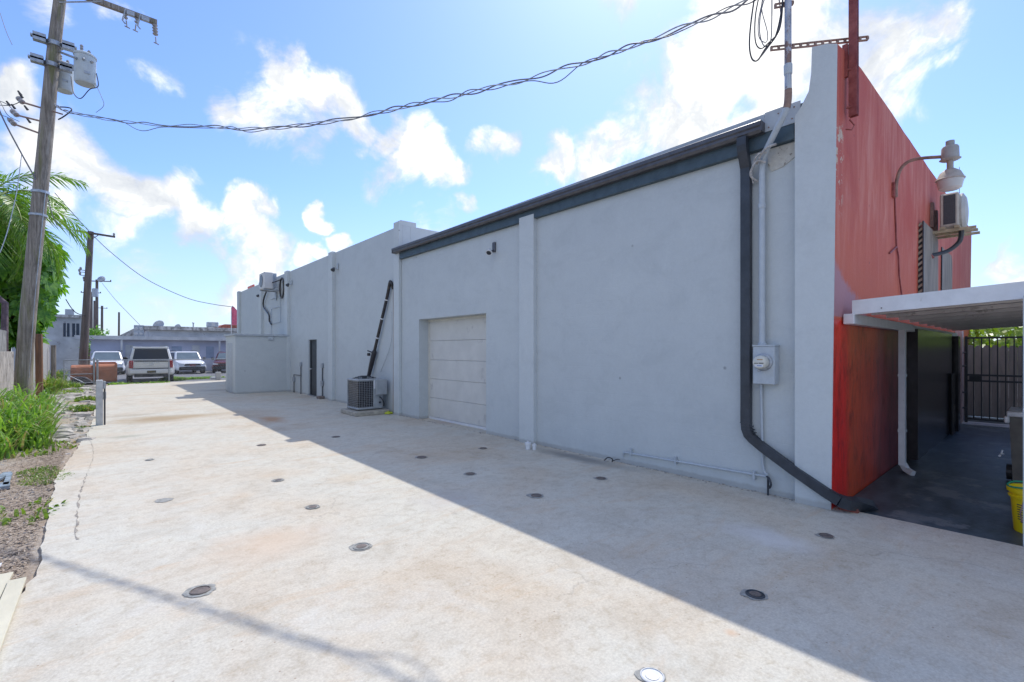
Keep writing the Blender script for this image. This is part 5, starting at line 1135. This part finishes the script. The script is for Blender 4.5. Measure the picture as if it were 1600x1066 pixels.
# white building left, hip roof shed mid
wb_=thing('white_house','two storey white house with dark windows behind the left fence','house',(-3,62,0))
xa_=yp(95,520,58).x; xb_=yp(127,520,58).x
mb=MB(); mb.box((xa_-3,58,-.05),(xb_,66,4.6)); mb.build('wall',m_pale,wb_)
mb=MB(); mb.box((xa_-3.2,57.7,4.6),(xb_+.2,66,4.85)); mb.build('roof',m_roofe,wb_)
for q in ((.12,.42),(.55,.9)):
    mb=MB(); xq=xa_+(xb_-xa_)*q[0]; mb.box((xq,57.96,2.9),(xa_+(xb_-xa_)*q[1],57.998,4.1)); wn=mb.build('window',m_win,wb_)
    mb=MB(); xm_=(xq+xa_+(xb_-xa_)*q[1])/2; mb.box((xm_-.03,57.94,2.9),(xm_+.03,57.958,4.1)); mb.build('mullion',m_pale,wn)
mb=MB(); q=yp(108,508,57.8); mb.box((q.x-.3,58.5,4.85),(q.x+.3,59.1,5.4),bev=.03); mb.build('roof_unit',m_galv,wb_)
gb=thing('gabled_shed','pale low gabled building just left of the shop behind the cars','building',(0,60,0))
xa_=yp(182,520,62).x; xb_=yp(240,520,62).x
mb=MB(); mb.box((xa_,62,-.05),(xb_,70,2.9)); mb.build('wall',m_pale,gb)
mb=MB(); mb.prism([(xa_-.2,61.8,2.9),(xb_+.2,61.8,2.9),((xa_+xb_)/2,61.8,4.0)],(0,8.4,0)); mb.build('roof',m_roofe,gb)
# far tree mass
def foliage(name,lab,cat,c,rad,n,ls,mat_,kind='stuff'):
    mb=MB()
    for k in range(n):
        while True:
            u=Vector((random.uniform(-1,1),random.uniform(-1,1),random.uniform(-1,1)))
            if .25<u.length<1: break
        u*=(.8+.35*math.sin(u.x*5+u.y*4)*math.cos(u.z*6))
        p=Vector((c[0]+u.x*rad[0],c[1]+u.y*rad[1],c[2]+u.z*rad[2]))
        d=Vector((random.gauss(0,1),random.gauss(0,1),random.gauss(0,.6))).normalized()*ls; e=d.orthogonal().normalized()*ls*.35
        mb.quad(p,p+d*.5+e,p+d,p+d*.5-e)
    return mb
def smalltree(px,py,Yd,rad,n,ls,lab):
    p=yp(px,py,Yd); t=thing('small_tree',lab,'tree',(p.x,Yd,-.05),'small trees far behind the fence')
    foliage('',0,0,p,rad,n,ls,None).build('crown',m_leafA,t)
    mb=MB(); mb.tube([(p.x,Yd,-.05),(p.x+.1,Yd,p.z)],[.18,.08],8); mb.build('trunk',m_bark,t)
smalltree(149,527,56,(1.0,1.0,1.1),900,.22,'small green tree behind the fence pole at the lamp pole foot')
smalltree(134,545,33.6,(.25,.4,.9),350,.10,'vine like green growth climbing the foot of the fence pole')
# feather flag
ff=thing('feather_flag','pink red feather flag on a pole past the far end of the grey wall','flag',(5.75,31.4,0))
q0=yp(363,479,31.4); q1=yp(370,508,31.4)
mb=MB(); mb.tube([(q0.x-.05,31.4,0),(q0.x-.05,31.4,q0.z-.1),(q0.x+.03,31.4,q0.z+.05)],.02,6); mb.build('pole',m_white,ff)
mb=MB(); n=8
for k in range(n):
    z0_=q1.z+(q0.z-q1.z)*k/n; z1_=q1.z+(q0.z-q1.z)*(k+1)/n; f=lambda z:(.05*math.sin(z*4)); wd=lambda z:.42*(1 if z<q0.z-.4 else max(.25,(q0.z-z)/.4*.75+.25))
    mb.quad((q0.x-.04,31.4+f(z0_),z0_),(q0.x-.04+wd(z0_),31.42+f(z0_+.2),z0_),(q0.x-.04+wd(z1_),31.42+f(z1_+.2),z1_),(q0.x-.04,31.4+f(z1_),z1_))
bn_=mb.build('banner',M('flag_pink',(.75,.16,.25),.7,.2,8),ff)
# small rubble & curb by closet, far right
mb=MB(); mb.box((4.9,30.8,0),(5.15,31.05,.45),bev=.02); tag(mb.build('concrete_stub',m_pale,loc=(5,30.9,0)),'short grey concrete stub standing left of the closet','bollard')
mb=MB(); q=gp(333,592); mb.box((q.x-.15,q.y-.1,0),(q.x+.2,q.y+.1,.12),bev=.04); tag(mb.build('rubble_lump',m_pale,loc=(q.x,q.y,0)),'pale rubble lump on the far slab edge','rubble')
# ------------------------------------------------------------------ left side: walls, fence, posts
m_old=M('old_concrete',(.34,.315,.28),.9,.3,2.5,.4,25,dirt=(.15,.13,.11),dscale=3.5,dcut=.56)
lw=thing('concrete_wall','stained old concrete wall at the left edge behind the grass','wall',(-2.2,18,0))
mb=MB(); mb.box((-2.30,9,-.05),(-2.14,22.6,1.62)); mb.build('lower_wall',m_old,lw,bevel=.01)
mb=MB(); mb.box((-2.72,9,1.0),(-2.31,22.6,2.3)); mb.build('upper_block',M('dark_block',(.22,.22,.21),.9,.3,4,.4,20),lw)
m_plk=M('weathered_plank',(.44,.43,.41),.85,.25,6,.3,50,stretch=(3,3,.25),col2=(.27,.26,.245))
wf=thing('plank_fence','pale weathered vertical plank fence running back along the left side','fence',(-1.85,27,0))
mb=MB(); y=23.0
while y<32.4:
    h=2.15+random.uniform(-.05,.05)-(y-23)*.02; mb.box((-1.86+random.uniform(-.008,.008),y,-.05),(-1.83,y+.185,h)); y+=.19
mb.build('boards',m_plk,wf)
mb=MB(); mb.box((-1.95,23,.5),(-1.87,32.4,.6)); mb.box((-1.95,23,1.6),(-1.87,32.4,1.7)); mb.each('rail',m_plk,wf)
q=gp(62,634); tag(MB().tube([(q.x,q.y,-.04),(q.x-.02,q.y,2.15)],.085,8).build('timber_post',M('brown_post',(.24,.12,.06),.85,.35,6,.4,30,stretch=(2,2,.3),col2=(.12,.07,.045)),loc=(q.x,q.y,0)),'reddish brown timber post right of the leaning pole base','post')
mb=MB(); a_=gp(80,632); c=xp(66,606,-1.62); mb.prism([a_+Vector((0,-.07,.02)),a_+Vector((0,.07,.02)),Vector(c)+Vector((0,.07,0)),Vector(c)+Vector((0,-.07,0))],(.03,0,.01)); tag(mb.build('loose_board',m_cw2,loc=a_),'white board leaning against the foot of the plank fence','board')
# concrete bollard post with boxes
q=gp(158,664); pt=thing('service_post','pale square concrete post with grey electrical boxes at the slab edge','post',(q.x,q.y,0))
mb=MB(); mb.box((q.x-.09,q.y-.06,-.03),(q.x+.03,q.y+.07,1.0),bev=.01); mb.build('post',M('post_concrete',(.55,.55,.55),.85,.12,6,.3,40),pt)
mb=MB(); mb.box((q.x+.031,q.y-.05,.80),(q.x+.08,q.y+.03,.97),bev=.01); mb.box((q.x+.031,q.y-.05,.56),(q.x+.085,q.y+.03,.74),bev=.01); mb.each('outlet_box',m_galv,pt)
mb=MB(); mb.tube([(q.x+.06,q.y-.04,-.02),(q.x+.06,q.y-.04,.8)],.018,7); mb.build('conduit',m_gut,pt)
# broken paving, stones and litter
m_stone=M('limestone',(.42,.39,.35),.9,.3,7,.6,30)
mb=MB()
def rock(mb,p,s,fl=.5):
    pts=[]; rot=random.random()*6.28
    for (x,y,z) in ((-1,-1,0),(1,-1,0),(1,1,0),(-1,1,0),(-.7,-.7,1),(.7,-.8,1),(.75,.6,1),(-.6,.75,1)):
        X_,Y_=x*s*random.uniform(.6,1.1),y*s*random.uniform(.6,1.1); pts.append((p[0]+X_*math.cos(rot)-Y_*math.sin(rot),p[1]+X_*math.sin(rot)+Y_*math.cos(rot),p[2]+z*s*fl*random.uniform(.6,1.2)))
    mb.quadv(pts,[(0,3,2,1),(4,5,6,7),(0,1,5,4),(1,2,6,5),(2,3,7,6),(3,0,4,7)])
for k in range(620):
    y=random.uniform(11.5,30.4); x=-.28+random.uniform(-1.35,.12)+(y-12)*.01
    rock(mb,(x,y,-.03),random.choice((.03,.05,.07,.12,.2))*random.uniform(.6,1.2),.38)
for k in range(160): rock(mb,(random.uniform(-1.2,-.35),random.uniform(3.5,12),-.03),random.uniform(.008,.03),.6)
tag(mb.build('rubble',m_stone,loc=(-.8,16,0)),'broken stones and rubble scattered on the verge','rubble',kind='stuff')
# mulch litter
mb=MB()
for k in range(9000):
    y=random.uniform(3.2,12.2); x=-.42-abs(random.gauss(0,.35)); 
    a=random.random()*6.28; l=random.uniform(.006,.03); wd=random.uniform(.002,.007); z=-.026+random.uniform(0,.03)
    d=Vector((math.cos(a)*l,math.sin(a)*l,random.uniform(-.3,.3)*l)); e=Vector((-math.sin(a)*wd,math.cos(a)*wd,0)); p=Vector((x,y,z)); mb.quad(p-d-e,p+d-e,p+d+e,p-d+e)
tag(mb.build('leaf_litter',M('dry_litter',(.50,.42,.33),.9,.45,40,col2=(.17,.115,.08)),loc=(-.7,7,0)),'brown twigs and dry leaf litter beside the slab edge','leaf litter',kind='stuff')
# grass clumps
m_dead=leafmat('dead_blade',(.50,.42,.22),(.30,.24,.13),.3)
def blades(mb,cx,cy,rx,ry,n,h,wd=.012,lean=.5,z0=-.03,dead=.10):
    for k in range(n):
        a=random.random()*6.28; rr=math.sqrt(random.random()); p=Vector((cx+rx*rr*math.cos(a),cy+ry*rr*math.sin(a),z0))
        H_=h*random.uniform(.45,1.1)*(1-.35*rr); b=random.random()*6.28; L_=H_*lean*random.uniform(.3,1.4); d=Vector((math.cos(b),math.sin(b),0)); e=Vector((-math.sin(b),math.cos(b),0))*wd*random.uniform(.7,1.3)
        P=[p,p+d*L_*.18+Vector((0,0,H_*.5)),p+d*L_*.55+Vector((0,0,H_*.88)),p+d*L_*1.05+Vector((0,0,H_*(.95 if random.random()<.5 else .75)))]
        o=len(mb.v)
        for i,q in enumerate(P[:3]):
            s=(1,.9,.6)[i]; mb.v+=[tuple(q-e*s),tuple(q+e*s)]
        mb.v.append(tuple(P[3]))
        mt=1 if random.random()<dead else 0; mb.f+=[[o,o+1,o+3,o+2],[o+2,o+3,o+5,o+4],[o+4,o+5,o+6]]; mb.mi+=[mt]*3
mb=MB()
for (cx,cy,rx,ry,n,h) in ((-1.35,12.3,.5,1.1,620,.95),(-1.0,11.7,.35,.5,260,.7),(-1.75,13.8,.4,1.6,420,1.2),(-.95,13.2,.25,.5,200,1.0),(-1.35,10.9,.35,.4,260,.6),(-1.25,15.1,.4,.7,260,1.1),(-.85,12.4,.1,.3,60,.9)): blades(mb,cx,cy,rx,ry,n,h,.017,.85)
tag(mb.build('tall_grass',[m_grass,m_dead],loc=(-1.4,12.5,0)),'lush clump of tall green grass around the foot of the leaning pole','grass',kind='stuff')
mb=MB()
for (px,py,r_,n,h) in ((75,745,.28,500,.06),(60,735,.22,350,.06),(130,640,.3,300,.2),(135,625,.3,250,.22),(105,606,.5,400,.35),(120,600,.4,300,.3),(80,612,.3,400,.7),(92,605,.3,300,.5),(128,668,.15,120,.08),(85,600,.3,250,.6),(90,596,.35,260,.8),(76,618,.2,140,1.0),(100,615,.6,180,.15),(60,700,.5,160,.12),(40,800,.3,60,.10),(118,612,.5,160,.18)):
    q=gp(px,py); blades(mb,q.x,q.y,r_,r_*1.5,n,h,.008 if h<.1 else .02,.9)
tag(mb.build('low_weeds',[m_weed,m_dead],loc=(-1,10,0)),'patches of low yellowish weeds on the verge','weeds',kind='stuff')
mb=MB()
for (px,py,r_,n,h) in ((270,594,.8,700,.28),(300,592,1.3,500,.18),(330,590,1.0,200,.15),(230,599,1.2,200,.15),(185,601,.5,120,.2)):
    q=gp(px,py); blades(mb,q.x,q.y+.1,r_*.8,.25,n,h,.02,.8)
tag(mb.build('fence_weeds',[m_grass,m_dead],loc=(3,31,0)),'bright green weeds along the foot of the chain link fence','weeds',kind='stuff')
# lumber bottom-left
m_lum=M('cream_lumber',(.58,.54,.41),.7,.12,5,.2,40,stretch=(1,.3,1))
def plank(a_,c,wd,th,lab,mat_=m_lum):
    a_=Vector(a_); c=Vector(c); d=(c-a_).normalized(); e=Vector((-d.y,d.x,0))*wd/2; mb=MB()
    mb.prism([a_-e,a_+e,c+e,c-e],(0,0,th)); return tag(mb.build('plank',mat_,loc=a_,bevel=.003),lab,'plank','cream boards at the bottom left')
plank((-.46,3.1,.012),(-.44,4.83,.012),.09,.022,'cream board nearest the slab, longest of the bottom left pile')
plank((-.60,3.2,-.02),(-.53,5.05,-.005),.10,.025,'cream board in the middle of the bottom left pile')
plank((-.72,3.9,-.02),(-.60,5.35,-.01),.06,.02,'narrow white board, farthest of the bottom left pile',m_cw2)
# scrap metal at left edge
mb=MB(); q=gp(10,752); mb.box((q.x-.14,q.y-.35,-.0),(q.x-.06,q.y+.5,.03),rot=-.15); mb.box((q.x-.02,q.y-.3,-.01),(q.x+.03,q.y+.45,.02),rot=.05); mb.box((q.x-.12,q.y-.42,-.02),(q.x+.06,q.y-.15,.02),rot=.1)
tag(mb.build('scrap_metal',M('bluish_scrap',(.34,.40,.46),.4,.3,9,metal=.4),loc=(q.x,q.y,0)),'pieces of bluish scrap metal on the dirt at the left edge','scrap metal')
# ------------------------------------------------------------------ trees
def palm(base,top,nf,L,lab):
    t=thing('palm_tree',lab,'palm tree',base); mb=MB(); mb.tube(smooth_path([base,lerp(base,top,.5)+Vector((.1,0,0)),top],6),[.2-.07*i/12 for i in range(13)],12); mb.build('trunk',m_bark,t,smooth=True)
    mbf=MB(); mbs=MB()
    for k in range(nf):
        az=k*2.39996; el=R(75)-R(105)*(k/nf)**.8; Lf=L*random.uniform(.85,1.1)
        dh=Vector((math.cos(az),math.sin(az),0)); pts=[]
        p=Vector(top); e=el; n=12
        for i in range(n+1):
            pts.append(p.copy()); p=p+(dh*math.cos(e)+Vector((0,0,math.sin(e))))*Lf/n; e-=R(8.5)
        mbs.tube(pts,[.028*(1-i/(n+1))+.004 for i in range(n+1)],5)
        side=dh.cross(Vector((0,0,1)))
        for i in range(44):
            f=.12+.88*i/44; j=min(int(f*n),n-1); q=lerp(pts[j],pts[j+1],f*n-j); tg=(pts[j+1]-pts[j]).normalized(); upv=side.cross(tg)
            ll=Lf*.30*math.sin(math.pi*(.12+.80*f))*random.uniform(.85,1.1)
            for s in (-1,1):
                d=(side*s*.85+tg*.75+upv*random.uniform(-.25,.35)-Vector((0,0,.15))).normalized(); wv=tg.cross(d).normalized(); wv=(tg*.8+wv*.3).normalized()*.032
                m_=q+d*ll*.5; e_=q+d*ll-Vector((0,0,ll*.22)); mbf.quadv([q,m_+wv,e_,m_-wv],[(0,1,2,3)])
    mbs.build('frond_stem',leafmat('stem',(.3,.33,.08),(.2,.25,.05),.1),t); mbf.build('fronds',m_leafP,t)
palm(Vector((-3.3,25.5,-.05)),Vector((-3.15,25.3,6.8)),30,3.3,'green palm tree with arching fronds at the left edge behind the pole')
bt_=thing('broadleaf_tree','bright green tree with drooping clustered oval leaves overhanging the plank fence','tree',(-3.0,28,-.05))
tb0=Vector((-3.0,28,-.05)); cc=Vector((-2.45,27.8,4.9))
mb=MB(); mb.tube(smooth_path([tb0,(-2.9,28,1.5),(-2.7,27.9,3.0),(-2.5,27.8,4.6)],5),[.2-.008*i for i in range(16)],10)
mb.build('trunk',m_bark,bt_,smooth=True)
mbr=MB(); mbl=MB()
for k in range(440):
    while True:
        u=Vector((random.uniform(-1,1),random.uniform(-1,1),random.uniform(-1,1)))
        if .35<u.length<1: break
    zz=u.z; wmul=1-.55*max(0,zz)**1.5-.25*max(0,-zz)
    lump=.82+.30*math.sin(u.x*4.1+1)*math.sin(u.y*3.7+2)+.12*math.sin(zz*9)
    p=cc+Vector((u.x*1.75*wmul*lump,u.y*2.1*wmul*lump,zz*2.9))
    if k%3==0: mbr.tube([cc+Vector((0,0,zz*1.2)),lerp(cc+Vector((0,0,zz*1.2)),p,.5)+Vector((0,0,.1)),p],[.035,.02,.008],5)
    out=(p-cc); out.z*=.3; out=out.normalized()+Vector((0,0,.35)); out.normalize(); s1=out.orthogonal().normalized(); s2=out.cross(s1)
    nl=random.choice((7,8,9)); L_=random.uniform(.34,.58)
    for j in range(nl):
        a=j/nl*6.283+random.random()*.3; d=(s1*math.cos(a)+s2*math.sin(a))*.95+out*.25; d=(d+Vector((0,0,-.35))).normalized()
        wv=d.cross(out).normalized()*L_*.19; m1=p+d*L_*.35; m2=p+d*L_*.75-Vector((0,0,L_*.10)); e_=p+d*L_*1.05-Vector((0,0,L_*.28))
        mbl.quadv([p+d*.05,m1+wv,m1-wv,m2+wv*.95,m2-wv*.95,e_],[(0,1,2),(2,1,3,4),(4,3,5)])
mbr.build('branches',m_bark,bt_); mbl.build('crown',m_leafA,bt_)
# bare purple-brown trunk at left edge
q=yp(8,520,24); mb=MB(); mb.tube([(q.x-.02,24,-.05),(q.x-.02,24,1.8),(q.x,24,3.3),(q.x-.5,24,3.9)],[.11,.10,.09,.07],9)
tag(mb.build('bare_tree',M('purple_bark',(.13,.09,.10),.9,.3,8,.6,20),loc=(q.x,24,0),smooth=True),'bare dark trunk at the left edge in front of the palm','tree')
